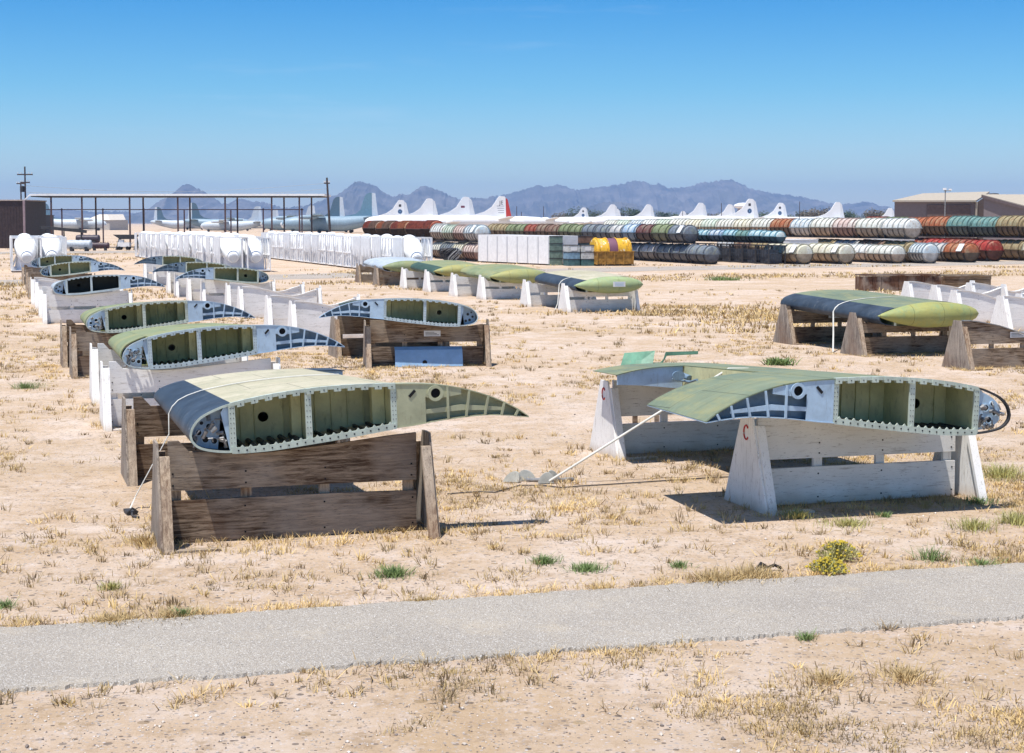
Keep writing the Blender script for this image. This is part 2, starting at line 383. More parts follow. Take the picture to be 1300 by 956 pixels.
# ------------------------------------------------------------------ wing sections
def cr(P, n=6):
    out = []
    for i in range(len(P) - 1):
        p0 = P[max(i - 1, 0)]; p1 = P[i]; p2 = P[i + 1]; p3 = P[min(i + 2, len(P) - 1)]
        for k in range(n):
            t = k / n
            out.append(tuple(.5 * ((2 * p1[j]) + (-p0[j] + p2[j]) * t + (2 * p0[j] - 5 * p1[j] + 4 * p2[j] - p3[j]) * t * t + (-p0[j] + 3 * p1[j] - 3 * p2[j] + p3[j]) * t ** 3) for j in (0, 1)))
    out.append(P[-1]); return out
UP = cr([(0, .19), (.025, .27), (.10, .355), (.23, .42), (.40, .47), (.75, .525), (1.12, .555), (1.5, .565), (1.95, .55), (2.3, .525), (2.6, .47), (2.9, .37), (3.15, .245), (3.30, .14)])
LO = cr([(0, .19), (.015, .13), (.08, .065), (.2, .025), (.40, 0), (.75, .0), (1.12, .03), (1.5, .065), (1.95, .115), (2.15, .13), (2.5, .165), (2.9, .175), (3.30, .125)])
def at(P, x):
    for a, b in zip(P[:-1], P[1:]):
        if a[0] <= x <= b[0] + 1e-9: return a[1] + (b[1] - a[1]) * (x - a[0]) / max(1e-9, b[0] - a[0])
    return P[-1][1]
def up(x): return at(UP, x)
def lo(x): return at(LO, x)
def seg(P, a, b):
    f = up if P is UP else lo
    return [(a, f(a))] + [p for p in P if a + .004 < p[0] < b - .004] + [(b, f(b))]
def ring_panel(mb, poly, c, r, y, th, n=24):
    'convex panel in the x-z plane with one round hole'
    angs = sorted(set([round(2 * PI * i / n, 5) for i in range(n)] + [round(math.atan2(p[1] - c[1], p[0] - c[0]) % (2 * PI), 5) for p in poly]))
    ins, outs = [], []
    for a in angs:
        dx, dz = math.cos(a), math.sin(a); best = None
        for p, q in zip(poly, poly[1:] + poly[:1]):
            ex, ez = q[0] - p[0], q[1] - p[1]; den = dx * ez - dz * ex
            if abs(den) < 1e-9: continue
            t = ((p[0] - c[0]) * ez - (p[1] - c[1]) * ex) / den; s_ = ((p[0] - c[0]) * dz - (p[1] - c[1]) * dx) / den
            if t > 0 and -1e-6 <= s_ <= 1 + 1e-6 and (best is None or t < best): best = t
        ins.append((c[0] + dx * r, c[1] + dz * r)); outs.append((c[0] + dx * best, c[1] + dz * best))
    k = len(angs); vs = [(x, y, z) for x, z in ins] + [(x, y, z) for x, z in outs] + [(x, y + th, z) for x, z in ins] + [(x, y + th, z) for x, z in outs]
    fs = []
    for i in range(k):
        j = (i + 1) % k; fs += [(i, j, k + j, k + i), (2 * k + j, 2 * k + i, 3 * k + i, 3 * k + j), (j, i, 2 * k + i, 2 * k + j), (k + i, k + j, 3 * k + j, 3 * k + i)]
    mb.add(vs, fs)
def wing(label, loc, rz=ANG, mirror=False, skin=None, le=None, L=4.4, flap=.16, rear=None, rib=None, web=None, flange=None, z0=.84, tilt=0, le_start=0.0,
         clutter=False, detail=2, scale=1.0, bay=None, gap=False, tip=None, tipmat=None, square=False, litter=False, tipflap=True):
    skin = skin or M_cream; le = le or M_blueblk; rib = rib or M_primer; web = web or M_zinc; flange = flange or M_flange; bay = bay or M_zinc
    rt = thing('wing_section', label, 'wing section', loc, rz, 'aircraft wing sections laid on trestles')
    ca, sa = math.cos(tilt), math.sin(tilt)
    def tf(p):
        kz = (1 - .088 * max(0, p.y)) if tip is None else .86; kx_ = (1 - .022 * max(0, p.y)) if tip is None else 1
        x, z = (.6 + (p.x - .6) * kx_) * scale, p.z * scale * kz
        x, z = x * ca - z * sa, x * sa + z * ca
        if mirror: x = 2.62 - x
        return Vector((x, p.y, z + z0 - (.13 * (1 - p.y / L) if tip is not None else 0)))
    nb = lambda: MB(tf)
    W = .018
    # skins
    m = nb(); m.shell(seg(UP, .40, 1.95), 0, L, .014, -1, 6); m.build('upper_skin', skin, rt)
    m = nb(); m.shell(seg(LO, .40, 1.95), 0, L, .014, 1, 1); m.build('lower_skin', skin, rt)
    nose = seg(UP, 0, .40)[::-1] + seg(LO, 0, .40)[1:]
    m = nb(); m.shell(nose, le_start, L, .016, 1, 1)
    if le_start == 0: m.mi = 1; m.shell(nose, -.006, -.001, .022, 1, 1)
    if le_start > 0:
        q = nb(); q.shell(nose, -.012, .035, .016, 1, 1); q.build('nose_hoop', M_dark if mirror else flange, rt)
    if tip is None:
        m.build('leading_edge', [le, flange], rt)
    else: m.build('leading_edge', [le, le], rt)
    # spars run the whole span
    for u, nm in ((.40, 'front_spar'), (1.12, 'centre_spar'), (1.95, 'rear_spar')):
        m = nb(); m.box(u - .009, u + .009, .012, L - .002, lo(u) + .016, up(u) - .016)
        m.mi = 1; m.box(u - .03, u + .03, -.012, .010, lo(u) + .005, up(u) - .012)
        if detail > 1 and tip is None:
            m.mi = 2; k = 9
            for i in range(k):
                z = lo(u) + .05 + (up(u) - lo(u) - .1) * i / (k - 1)
                for dx in (-.014, .014): m.box(u + dx - .0035, u + dx + .0035, -.0145, -.012, z - .0035, z + .0035)
        m.build(nm, [web, flange, M_black], rt)
    # rib walls that close the bays
    if tip is None:
        for a, b_, hole in ((.41, 1.11, True), (1.13, 1.94, False)):
            y = .55; poly = [(x, z + .014) for x, z in seg(LO, a, b_)[::3]] + [(x, z - .014) for x, z in seg(UP, a, b_)[::-1][::3]]
            cx = a + (b_ - a) * (.52 if not mirror else .5); cz = (lo(cx) + up(cx)) / 2 + .0
            m = nb(); m.mi = 0
            if square:
                if hole: ring_panel(m, poly, (cx, cz), .062, y, .01, 4)
                else: m.prism([(x, y, z) for x, z in poly], (0, .01, 0))
            elif hole: ring_panel(m, poly, (cx, cz), .052, y, .01)
            else: m.prism([(x, y, z) for x, z in poly], (0, .01, 0))
            # stiffening angles on the rib and the bay's end post
            if detail > 1:
                for i in range(1, 5):
                    x = a + (b_ - a) * i / 5
                    if hole and abs(x - cx) < .08: continue
                    m.box(x - .004, x + .004, y - .02, y - .001, lo(x) + .03, up(x) - .03)
                m.mi = 1; m.box(b_ - .10 if hole else b_ - .13, b_ - .005, .30, .40, lo(b_) + .02, up(b_ - .1) - .02)
            m.build('rib_wall', [bay, M_zinc2], rt)
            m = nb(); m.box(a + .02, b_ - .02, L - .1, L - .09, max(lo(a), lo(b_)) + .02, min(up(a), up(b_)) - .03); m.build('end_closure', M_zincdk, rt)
        # stringers lying on the bay floor
        if detail > 1:
            m = nb()
            for i in range(6):
                x = .50 + i * .105; z = lo(x) + .016; m.tube([(x, .06, z + .028), (x, .5, z + .028)], .026, 8)
            for i in range(5):
                x = 1.26 + i * .13; z = lo(x) + .016; m.box(x, x + .025, .06, .5, z, z + .03)
            m.build('stringers', M_zincdk, rt)
        # flanges on the cut face
        m = nb(); P = seg(LO, .40, 1.95); k = 40
        for i in range(k):
            a = .385 + 1.58 * i / k; b_ = .385 + 1.58 * (i + 1) / k; za, zb = lo(a), lo(b_)
            m.add([(a, -.02, za - .006), (b_, -.02, zb - .006), (b_, -.02, zb + .052), (a, -.02, za + .052), (a, -.004, za - .006), (b_, -.004, zb - .006), (b_, -.004, zb + .052), (a, -.004, za + .052)],
                  [(0, 1, 2, 3), (4, 7, 6, 5), (0, 4, 5, 1), (3, 2, 6, 7)] + ([(0, 3, 7, 4)] if i == 0 else []) + ([(1, 5, 6, 2)] if i == k - 1 else []))
            if detail > 1:
                if i % 2 == 0: m.prism([(a, -.018, za + .0525), (b_, -.018, zb + .0525), ((a + b_) / 2, -.018, (za + zb) / 2 + .074)], (0, .012, 0))
                m.mi = 1
                if i % 2 == 1: m.box((a + b_) / 2 - .007, (a + b_) / 2 + .007, -.0225, -.020, (za + zb) / 2 + .016, (za + zb) / 2 + .030)
                m.mi = 0
        m.build('lower_flange', [flange, M_black], rt)
        m = nb(); k = 48
        for i in range(k):
            a = .385 + 1.58 * i / k; b_ = .385 + 1.58 * (i + 1) / k; za, zb = up(a), up(b_)
            h = .030 if i % 4 < 2 else .052; q = .004 if i % 4 < 2 else -.010
            m.add([(a, -.02 + q, za - h), (b_, -.02 + q, zb - h), (b_, -.02 + q, zb + .004), (a, -.02 + q, za + .004), (a, .03, za - h), (b_, .03, zb - h), (b_, .03, zb + .004), (a, .03, za + .004)],
                  [(0, 1, 2, 3), (4, 7, 6, 5), (0, 4, 5, 1), (3, 2, 6, 7), (0, 3, 7, 4), (1, 5, 6, 2)])
            if detail > 1 and i % 4 == 2:
                m.mi = 1; m.box(b_ - .005, b_ + .005, -.0325, -.030, zb - .032, zb - .022); m.mi = 0
        m.build('upper_flange', [flange, M_black], rt)
        # nose rib with lightening holes and pipe ends
        y = .14; m = nb()
        poly = [(x + .012, z - .012) for x, z in seg(UP, .02, .31)[::-1]] + [(x + .012, z + .012) for x, z in seg(LO, .02, .26)]
        m.prism([(x, y, z) for x, z in poly], (0, .012, 0)); m.mi = 1
        for (hx, hz, r) in ((.10, .20, .026), (.16, .13, .030), (.20, .25, .030), (.24, .11, .028), (.13, .29, .018)):
            m.mi = 0; m.lathe([(r + .012, y - .012), (r + .012, y), (r, y), (r, y - .012), (r + .012, y - .012)], (hx, 0, hz), 'y', 12); m.mi = 1
            m.lathe([(0, y - .003), (r, y - .003)], (hx, 0, hz), 'y', 12)
        m.build('nose_rib', [M_primer, M_dark], rt)
        m = nb(); m.prism([(.33, .02, up(.33) - .02), (.385, .02, up(.385) - .02), (.385, .02, lo(.385) + .02), (.37, .02, lo(.37) + .02), (.30, .02, up(.30) - .06)], (0, .015, 0)); m.build('gusset_plate', M_primer, rt)
        if clutter:
            m = nb(); rr = random.Random(len(label) + 5)
            for i in range(16):
                a = Vector((rr.uniform(.05, .36), rr.uniform(.0, .12), rr.uniform(.06, .33))); b_ = a + Vector((rr.uniform(-.08, .08), rr.uniform(-.03, .06), rr.uniform(-.12, .06)))
                b_.z = max(b_.z, .05); m.tube([a, (a + b_) / 2 + Vector((.02, -.02, .02)), b_], rr.choice([.008, .012, .02]), 6)
            m.build('pipe_ends', M_metal, rt)
    if tip is None and tipflap:
        # trailing section: rib plate, edge strips, slanting stiffeners, skin
        A = 1.975; fo = flap
        m = nb()
        m.prism([(A, -.015, lo(A) + .0), (2.26, -.015, lo(2.26)), (2.26, -.015, .40), (2.34, -.015, .37), (2.62, -.015, .40), (2.62, -.015, up(2.62) - .006), (2.3, -.015, up(2.3) - .006), (A, -.015, up(A) - .008)], (0, .012, 0))
        m.prism([(2.262, -.014, .275), (2.62, -.014, .30), (3.05, -.014, .245), (3.05, -.014, .215), (2.62, -.014, .245), (2.262, -.014, .235)][::-1], (0, .011, 0))
        for (x0, x1, dx) in ((2.48, 2.48, 0), (2.66, 2.70, 0), (2.85, 2.89, 0), (3.02, 3.05, 0), (3.16, 3.19, 0)):
            m.bar((x0, -.022, lo(x0) + .008), (x1, -.022, up(x1) - .012), .022, .016, (0, 1, 0))
        m.lathe([(.078, -.034), (.078, -.016), (.048, -.016), (.048, -.034), (.078, -.034)], (2.36, 0, .43), 'y', 20)
        m.mi = 1; m.lathe([(0, -.0185), (.048, -.0185)], (2.36, 0, .43), 'y', 16)
        m.bar((2.10, -.019, .41), (2.16, -.019, .47), .028, .004, (0, 1, 0))
        m.mi = 0; m.build('trailing_rib', [rib, M_black], rt)
        bk = nb(); poly = [(x, z + .01) for x, z in seg(LO, 2.0, 3.27)] + [(x, z - .01) for x, z in seg(UP, 2.0, 3.27)[::-1]]
        bk.prism([(x, .09, z) for x, z in poly], (0, .01, 0)); bk.build('trailing_web', M_primer_d if rib is M_primer else rib, rt)
        if flap > .5:
            q = nb(); q.prism([(x, fo - .03, z + .012) for x, z in seg(LO, 2.0, 3.25)] + [(x, fo - .03, z - .014) for x, z in seg(UP, 2.0, 3.25)[::-1]], (0, .012, 0)); q.build('flap_end_rib', M_dark, rt)
        m = nb(); m.shell(seg(UP, 1.962, 3.30), -.022, fo, .010, -1, 1); m.build('trailing_skin', skin if flap > .5 else rib, rt)
        m = nb(); m.shell(seg(LO, 1.965, 3.30), -.022, fo - .01, .008, 1, 1); m.build('trailing_underside', rib, rt)
    if tip is None and rear:
        a, b_, mt = rear
        ue = 2.9 if mirror else 2.32
        m = nb(); m.shell(seg(UP, 1.962, ue), a, b_, .012, -1, 1); m.mi = 1
        poly = [(x, z + .004) for x, z in seg(LO, 1.97, ue - .02)] + [(x, z - .014) for x, z in seg(UP, 1.97, ue - .02)[::-1]]
        m.prism([(x, a + .03, z) for x, z in poly], (0, .012, 0)); m.build('aft_trailing_section', [mt, M_primer], rt)
        m = nb(); m.tube([(2.05, a - .02, .40), (1.99, a - .25, .34)], .05, 10); m.tube([(2.12, a - .01, .30), (2.02, a - .35, .28), (1.99, a - .5, .33)], .022, 8)
        m.lathe([(.0, a - .30), (.085, a - .30), (.085, a - .27), (0, a - .27)], (2.16, 0, .38), 'y', 16); m.build('actuator', M_primer_d, rt)
    if tip is not None:
        # rounded tip fairing closing the near end; the trailing edge tapers to it
        tl, tm = tip
        m = nb(); prof = []; n = 16
        vs = []; fs = []; kx = 22; ka = 18
        for i in range(kx + 1):
            t = i / kx; x = -.06 + tl * t
            hgt = (.33 * math.sin(PI / 2 * min(1, t / .52)) ** .85 if t < .52 else .33 * max(0, 1 - ((t - .52) / .48) ** 2.6) ** .62) + .004
            for j in range(ka):
                a = 2 * PI * j / ka; vs.append((x, -.03 + math.cos(a) * hgt * .95, .27 + .02 * t + math.sin(a) * hgt))
        for i in range(kx):
            for j in range(ka): fs.append((i * ka + j, i * ka + (j + 1) % ka, (i + 1) * ka + (j + 1) % ka, (i + 1) * ka + j))
        fs += [tuple(range(ka)), tuple(range((kx + 1) * ka - 1, kx * ka - 1, -1))]
        m.add(vs, fs); cap = m.build('tip_fairing', tm, rt)
        if 'front of its row' in label:
            m = nb(); m.box(1.22, 1.66, -.372, -.362, .23, .43); m.mi = 1
            for k_ in range(3): m.box(1.28, 1.60, -.374, -.372, .26 + .055 * k_, .285 + .055 * k_)
            m.build('placard', [M_lab, M_primer], rt, 0)
        m = nb(); m.shell(seg(UP, 1.962, 2.6), 1.0, L, .014, -1, 1); m.build('trailing_skin', skin, rt)
        m = nb(); m.prism([(.42, .02, lo(.42) + .02), (1.9, .02, lo(1.9) + .02), (1.9, .02, up(1.9) - .02), (.42, .02, up(.42) - .02)], (0, .015, 0)); m.build('end_closure', skin, rt)
    return rt

def stand(label, loc, mat='wood', rz=ANG, empty=False, marks=False, solid=False, h=.0, placard=False, length=2.62, mirror=False, hi=None, cat_group='timber trestles that carry wings'):
    'trestle: two A-shaped end panels with battens on their slopes, two long boards shaped to the wing, blocks between'
    rt = thing('trestle', label, 'trestle', loc, rz, cat_group)
    wx, wz = (M_ww, M_wwz) if mat == 'white' else (M_wood, M_woodz)
    wz_leg = M_wwz if mat == 'white' else M_tan
    T = .97 if not empty else 1.0
    B = 1.08; ax0, ax1 = .40, .66
    for u in (0, length):
        s_ = 1 if u == 0 else -1
        m = MB(); x0 = u if s_ > 0 else u - .022
        poly = [(x0, .03, .0), (x0, B, .0), (x0, ax1, T), (x0, ax0, T)]
        m.prism(poly, (.022, 0, 0)); m.build('end_panel', wz, rt, 0)
        for (ya, yb) in ((.0, ax0 - .045), (B + .03, ax1 + .04)):
            m = MB(); xa, xb = (u + .024, u + .114) if s_ > 0 else (u - .114, u - .024)
            zt = T - .12 if mat == 'wood' else T - .08
            dy = .045 if ya < yb else -.045
            m.prism([(xa, ya, 0), (xb, ya, 0), (xb, ya + (yb - ya) * zt / T, zt), (xa, ya + (yb - ya) * zt / T, zt)], (0, dy, 0)); m.build('batten', wz_leg, rt, 0)
    yb = .50
    def top(u):
        if empty:
            t = u / length
            return .98 - (.26 * math.exp(-((t - .66) / .26) ** 2)) - .04 * (t > .12) * min(1, (t - .12) * 6)
        x = (u - .3) if not mirror else (length - u + (-.05))
        x = max(.0, min(3.2, x)); zz = lo(max(x, .12)) + .84 - .012
        if not mirror and u < .42: zz = .97 if u < .30 else .84 + .02
        if mirror and u > length - .12: zz = .80
        if mirror and u < .30: zz = min(zz, .97)
        return min(zz, .99) - h
    us = [0.12 + (length - .24) * i / 24 for i in range(25)]
    if solid:
        edges = [(.30, .02, .33), (.62, .34, .64)]
    m = MB(); zlow = .50 if not solid else .655
    pts = [(u, yb, top(u)) for u in us]
    m.prism([(us[0], yb, zlow)] + [(us[-1], yb, zlow)] + pts[::-1], (0, .045, 0)); 
    if empty:
        m.mi = 1; vs = []
        for i in range(24):
            a, b_ = us[i], us[i + 1]; m.prism([(a, yb - .03, top(a) + .002), (b_, yb - .03, top(b_) + .002), (b_, yb - .03, top(b_) + .022), (a, yb - .03, top(a) + .022)], (0, .10, 0))
    for u in (.16, .84, 1.60, length - .17):
        for dz in (.05, .16): m.mi = 2; m.box(u - .008, u + .008, yb - .004, yb - .001, zlow + dz - .008, zlow + dz + .008); m.mi = 0
    m.build('upper_board', [wx, M_metal if mat == 'wood' else M_ww, M_black], rt, 0)
    if solid:
        m = MB(); m.box(.12, length - .12, yb, yb + .045, .335, .648); m.build('middle_board', wx, rt, 0)
        m = MB(); m.box(.12, length - .12, yb, yb + .045, .01, .328); m.build('lower_board', wx, rt, 0)
    else:
        q1, q2 = rng.uniform(-.012, .012), rng.uniform(-.012, .012); m = MB()
        m.prism([(.12, yb, .01), (length - .12, yb, .01), (length - .12, yb, .405 + q1), (1.7, yb, .403 + rng.uniform(-.004, .004)), (.9, yb, .405), (.12, yb, .405 + q2)], (0, .045, 0)); m.mi = 1
        for u in (.15, .83, 1.59, length - .16):
            for z in (.08, .33): m.box(u - .008, u + .008, yb - .004, yb - .001, z - .008, z + .008)
        m.build('lower_board', [wx, M_black], rt, 0)
        for u in (.14, .80, 1.55, length - .24):
            m = MB(); m.box(u, u + .10, yb + .048, yb + .09, .30, .62); m.build('spacer_block', M_tan if mat == 'wood' else wz, rt, 0)
    if rng.random() < .75:
        m = MB(); m.box(.13, .55, .03, .13, .0, .022); m.build('foot_plank', wx, rt, 0)
    if marks:
        m = MB(); arc = [(-.0035, .27 + .055 * math.cos(a) * 1.0, .80 + .075 * math.sin(a)) for a in [math.radians(40 + 280 * i / 14) for i in range(15)]]
        arc = [(x, .53 - (y - .27) , z) for x, y, z in arc]
        m.tube([(p[0], p[1], p[2]) for p in arc], .010, 5); m.build('red_letter', M_red, rt)
    if placard:
        m = MB(); m.box(1.25, 1.60, yb - .006, yb - .002, .62, .74); m.mi = 1
        for k in range(3): m.box(1.28, 1.57 - .05 * k, yb - .008, yb - .006, .645 + .028 * k, .655 + .028 * k)
        m.build('placard', [M_lab, M_dark], rt, 0)
    return rt

def P2(x, y, z=0): return Vector((x, y, z))
def off(o, u=0, y=0, rz=ANG): return o + Vector((math.cos(rz), math.sin(rz), 0)) * u + Vector((-math.sin(rz), math.cos(rz), 0)) * y
G_ = G
# left column
L = {1: (G(205, 705), G(162, 618)), 2: (G(132, 548), G(118, 513)), 3: (G(91, 481), G(79, 467)), 4: (G(55, 412), G(50, 404)), 5: (G(36, 379), G(33, 371)), 6: (G(28, 362), G(26, 358))}
stand('weathered brown trestle under the near end of the nearest cream wing section', L[1][0], 'wood')
stand('weathered brown trestle under the far end of the nearest cream wing section', L[1][1], 'wood', placard=True)
wing('nearest wing section, cream with a blue-black leading edge and an olive trailing rib', off(L[1][0], .31, .36), skin=M_cream, le=M_blueblk, L=4.3, clutter=True, rib=M_flapolive, web=M_zinc2, bay=M_zinc2, tilt=math.radians(2.2), z0=.84, rear=(3.5, 4.25, M_blueblk))
stand('white trestle under the near end of the lime wing section behind the nearest one', L[2][0], 'white')
stand('white trestle under the far end of the lime wing section behind the nearest one', L[2][1], 'white')
wing('lime green wing section with pale blue trailing rib, directly behind the nearest cream one', off(L[2][0], .31, .36), skin=M_lime, le=M_lime, L=4.2, rib=M_primer, flange=M_flangeb, tilt=math.radians(2.6), le_start=.55, clutter=True, rear=None, litter=True)
stand('brown trestle under the near end of the second lime wing section from the front', L[3][0], 'wood')
stand('brown trestle under the far end of the second lime wing section from the front', L[3][1], 'wood')
wing('lime green wing section, third from the front in the left column', off(L[3][0], .31, .36), skin=M_lime, le=M_lime, L=3.4, rib=M_primer, flange=M_flange, tilt=math.radians(2.2), le_start=.45, clutter=True)
stand('white trestle under the near end of the dark-bayed wing section on the left', L[4][0], 'white')
stand('white trestle under the far end of the dark-bayed wing section on the left', L[4][1], 'white')
stand('empty white trestle standing right behind the dark-bayed wing section', G(45, 392), 'white', empty=True)
stand('empty white trestle, hindmost of the four closely spaced ones on the left', G(40, 387), 'white', empty=True)
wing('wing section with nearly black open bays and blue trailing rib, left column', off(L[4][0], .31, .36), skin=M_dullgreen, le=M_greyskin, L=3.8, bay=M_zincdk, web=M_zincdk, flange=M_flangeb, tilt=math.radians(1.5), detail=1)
stand('brown trestle under the near end of the pale-rimmed wing section far left', L[5][0], 'wood')
stand('brown trestle under the far end of the pale-rimmed wing section far left', L[5][1], 'wood')
wing('pale-rimmed olive wing section, second from the far end of the left column', off(L[5][0], .5, .36), skin=M_dullgreen, le=M_blueblk, L=4.2, bay=M_zinc2, web=M_zinc2, flange=M_flange, tilt=math.radians(1.8), detail=1)
stand('brown trestle under the hindmost wing section of the left column', L[6][0], 'wood')
wing('hindmost wing section of the left column, near the two white nacelle racks', off(L[6][0], .45, .36), skin=M_dullgreen, le=M_blueblk, L=4.2, bay=M_zinc2, web=M_zinc2, flange=M_flangeb, tilt=math.radians(1), detail=1)
# middle column, noses to the right
A1 = math.radians(9)
M1 = (G(465, 468), G(428, 455))
stand('brown trestle with a white placard and blue panel under the middle olive wing', M1[0], 'wood', rz=A1, placard=True, mirror=True)
stand('grey-brown trestle behind the trestle that has the blue panel under it', M1[1], 'wood', rz=ANG, mirror=True)
wing('olive wing section with pale blue trailing rib, above the loose blue panel', off(M1[0], -.28, .1, A1), A1, mirror=True, skin=M_dullgreen, le=M_dkgreen, L=4.0, flange=M_flangeb, bay=M_zinc2, web=M_zinc2, tilt=math.radians(1.5), rear=(2.2, 3.8, M_dkgreen))
for (a, b_, nm, kw) in ((G(258, 391), G(240, 385), 'third', dict(square=True, rib=M_primer)), (G(224, 378), G(214, 373), 'second', dict(rib=M_primer_d)), (G(196, 363), G(184, 358), 'first', dict(rib=M_primer_d))):
    pos = {'third': 'nearest', 'second': 'middle', 'first': 'farthest'}[nm]
    stand('white trestle under the near end of the %s small olive wing before the nacelles' % pos, a, 'white', mirror=True)
    stand('white trestle under the far end of the %s small olive wing before the nacelles' % pos, b_, 'white', mirror=True)
    wing('olive wing section with nose to the right, %s of three before the white nacelles' % pos, off(a, -.25, .2), mirror=True, skin=M_dullgreen, le=M_dkgreen, L=4.0, flange=M_flange, bay=M_zinc2, web=M_zinc2, tilt=math.radians(1), detail=1, **kw)
# empty white cradles between
for p, t in ((G(373, 433), 'empty white cradle trestle nearest the middle olive wing section'), (G(342, 422), 'empty white cradle trestle, second back from the middle olive wing section'),
             (G(306, 405), 'empty white cradle trestle, nearer of the two beside the square-holed wing'), (G(290, 398), 'empty white cradle trestle, farther of the two beside the square-holed wing')):
    stand(t, p, 'white', empty=True, solid=True, cat_group='empty white cradle trestles')
# right: the long wing with the C trestles
R1, R2 = G(975, 655), G(785, 585)
stand('white trestle with a red C under the near end of the dull green wing', R1, 'white', marks=True, mirror=True)
stand('white trestle with a red C under the far end of the dull green wing', R2, 'white', marks=True, mirror=True)
wing('long dull green wing section on two white trestles, open bays facing the road', off(R1, -.06, -.42), mirror=True, scale=1.05, clutter=True, skin=M_palegreen, le=M_primer_d, L=5.2, flap=1.8, flange=M_flange, bay=M_zinc2, web=M_zinc2, tilt=math.radians(1.8), z0=.80, le_start=.9, rear=(4.1, 5.1, M_palegreen))
# row seen from the tip
tipgroup = [((G(721, 397), G(671, 390)), 'white', M_cream, M_blueblk, skin_mat(((.30, .38, .19), (.33, .39, .19), (.28, .37, .22))), 'cream wing section with blue-black leading edge and green tip, front of its row', 2.5),
            ((G(614, 381), G(578, 377)), 'white', M_lime, M_lime, skin_mat(((.31, .32, .13), (.35, .33, .12), (.27, .31, .16))), 'lime wing section with a yellow-green tip, behind the cream tipped one', 2.5),
            ((G(544, 371), G(514, 367)), 'white', M_lime, M_dkgreen, skin_mat(((.32, .32, .12), (.36, .33, .12), (.24, .32, .19))), 'lime wing section with opened dark nose and yellow tip, third in the tipped row', 2.4),
            ((G(479, 363), G(456, 359)), 'wood', M_greyskin, M_greyskin, M_lime, 'grey-blue wing section with a green tip, last in the tipped row', 2.3)]
for (a, b_), mt, sk, le_, tm, lab, tl in tipgroup:
    short = {'cream': 'cream wing section with the green tip', 'lime ': 'lime wing', 'grey-': 'grey-blue wing section'}[lab[:5]]
    if sk is M_lime: short = 'yellow-tipped wing behind the cream wing' if 'behind' in lab else 'wing with the opened dark nose'
    stand('%s trestle under the near end of the %s' % ('white' if mt == 'white' else 'brown', short), a, mt, h=.14)
    stand('%s trestle under the far end of the %s' % ('white' if mt == 'white' else 'brown', short), b_, mt, h=.05)
    wing(lab, off(a, .30, .12), skin=sk, le=le_, L=4.4, tip=(tl, tm), z0=.80, tilt=math.radians(0))
a, b_ = G(1096, 453), G(1006, 438)
stand('brown trestle under the near end of the lime-tipped wing on the right', a, 'wood', h=.14)
stand('brown trestle under the far end of the lime-tipped wing on the right', b_, 'wood', placard=True, h=.05)
wing('grey-green wing section with blue-black leading edge and bulging lime tip', off(a, .30, -.15), skin=M_palegreen, le=M_blueblk, L=4.9, tip=(2.6, skin_mat(((.30, .32, .11), (.34, .335, .115), (.25, .32, .15)))), z0=.82)
stand('empty brown cradle trestle with a metal-lined top beside the lime wing tip', G(1232, 471), 'wood', empty=True, placard=True, cat_group='empty brown cradle trestles')
for i, (p, t, mk) in enumerate(((G(1283, 423), 'empty white cradle trestle right behind the metal-lined brown cradle', False),
                                (G(1306, 419), 'empty white cradle trestle with a red C at the right edge', True),
                                (G(1222, 412), 'empty white cradle trestle behind the lime wing tip', False),
                                (G(1196, 402), 'empty white cradle trestle, farther one behind the lime wing tip', False),
                                (G(1160, 395), 'empty white cradle trestle nearest the grey-green wing skin', False),
                                (G(1240, 398), 'empty white cradle trestle just in front of the timber crates', False))):
    stand(t, p, 'white', empty=True, solid=True, marks=mk, cat_group='empty white cradle trestles')
# ------------------------------------------------------------------ engine containers
RUST = (.16, .07, .035)
def cont_paint(c0, c1):
    key = ('cp', c0)
    if key in _M: return _M[key]
    m, nt, b = new_mat('mottled_container_paint'); co = coords(nt)
    n1 = noise(nt, co, 1.1, 6, .7); n2 = noise(nt, co, 3.5, 7, .75, (1, 1, .5)); n3 = noise(nt, co, 9, 5, .7, (1, .3, 1))
    lum = sum(c0) / 3; alt = (.30, .33, .22) if lum < .3 else (.72, .74, .70)
    c = mixc(nt, ramp(nt, n1, .47, .56, 0, .55), c0, alt)
    c = mixc(nt, ramp(nt, n2, .40, .60), c, tuple(x * .62 for x in c0), 'MIX') if lum < .3 else mixc(nt, ramp(nt, n2, .46, .60, 0, .6), c, (.52, .44, .36))
    c = mixc(nt, ramp(nt, n3, .56, .66, 0, .7), c, RUST)
    nt.links.new(c, b.inputs['Base Color']); b.inputs['Roughness'].default_value = .7; b.inputs['Specular IOR Level'].default_value = .3
    bump(nt, b, n2, .3, .02); _M[key] = m; return m
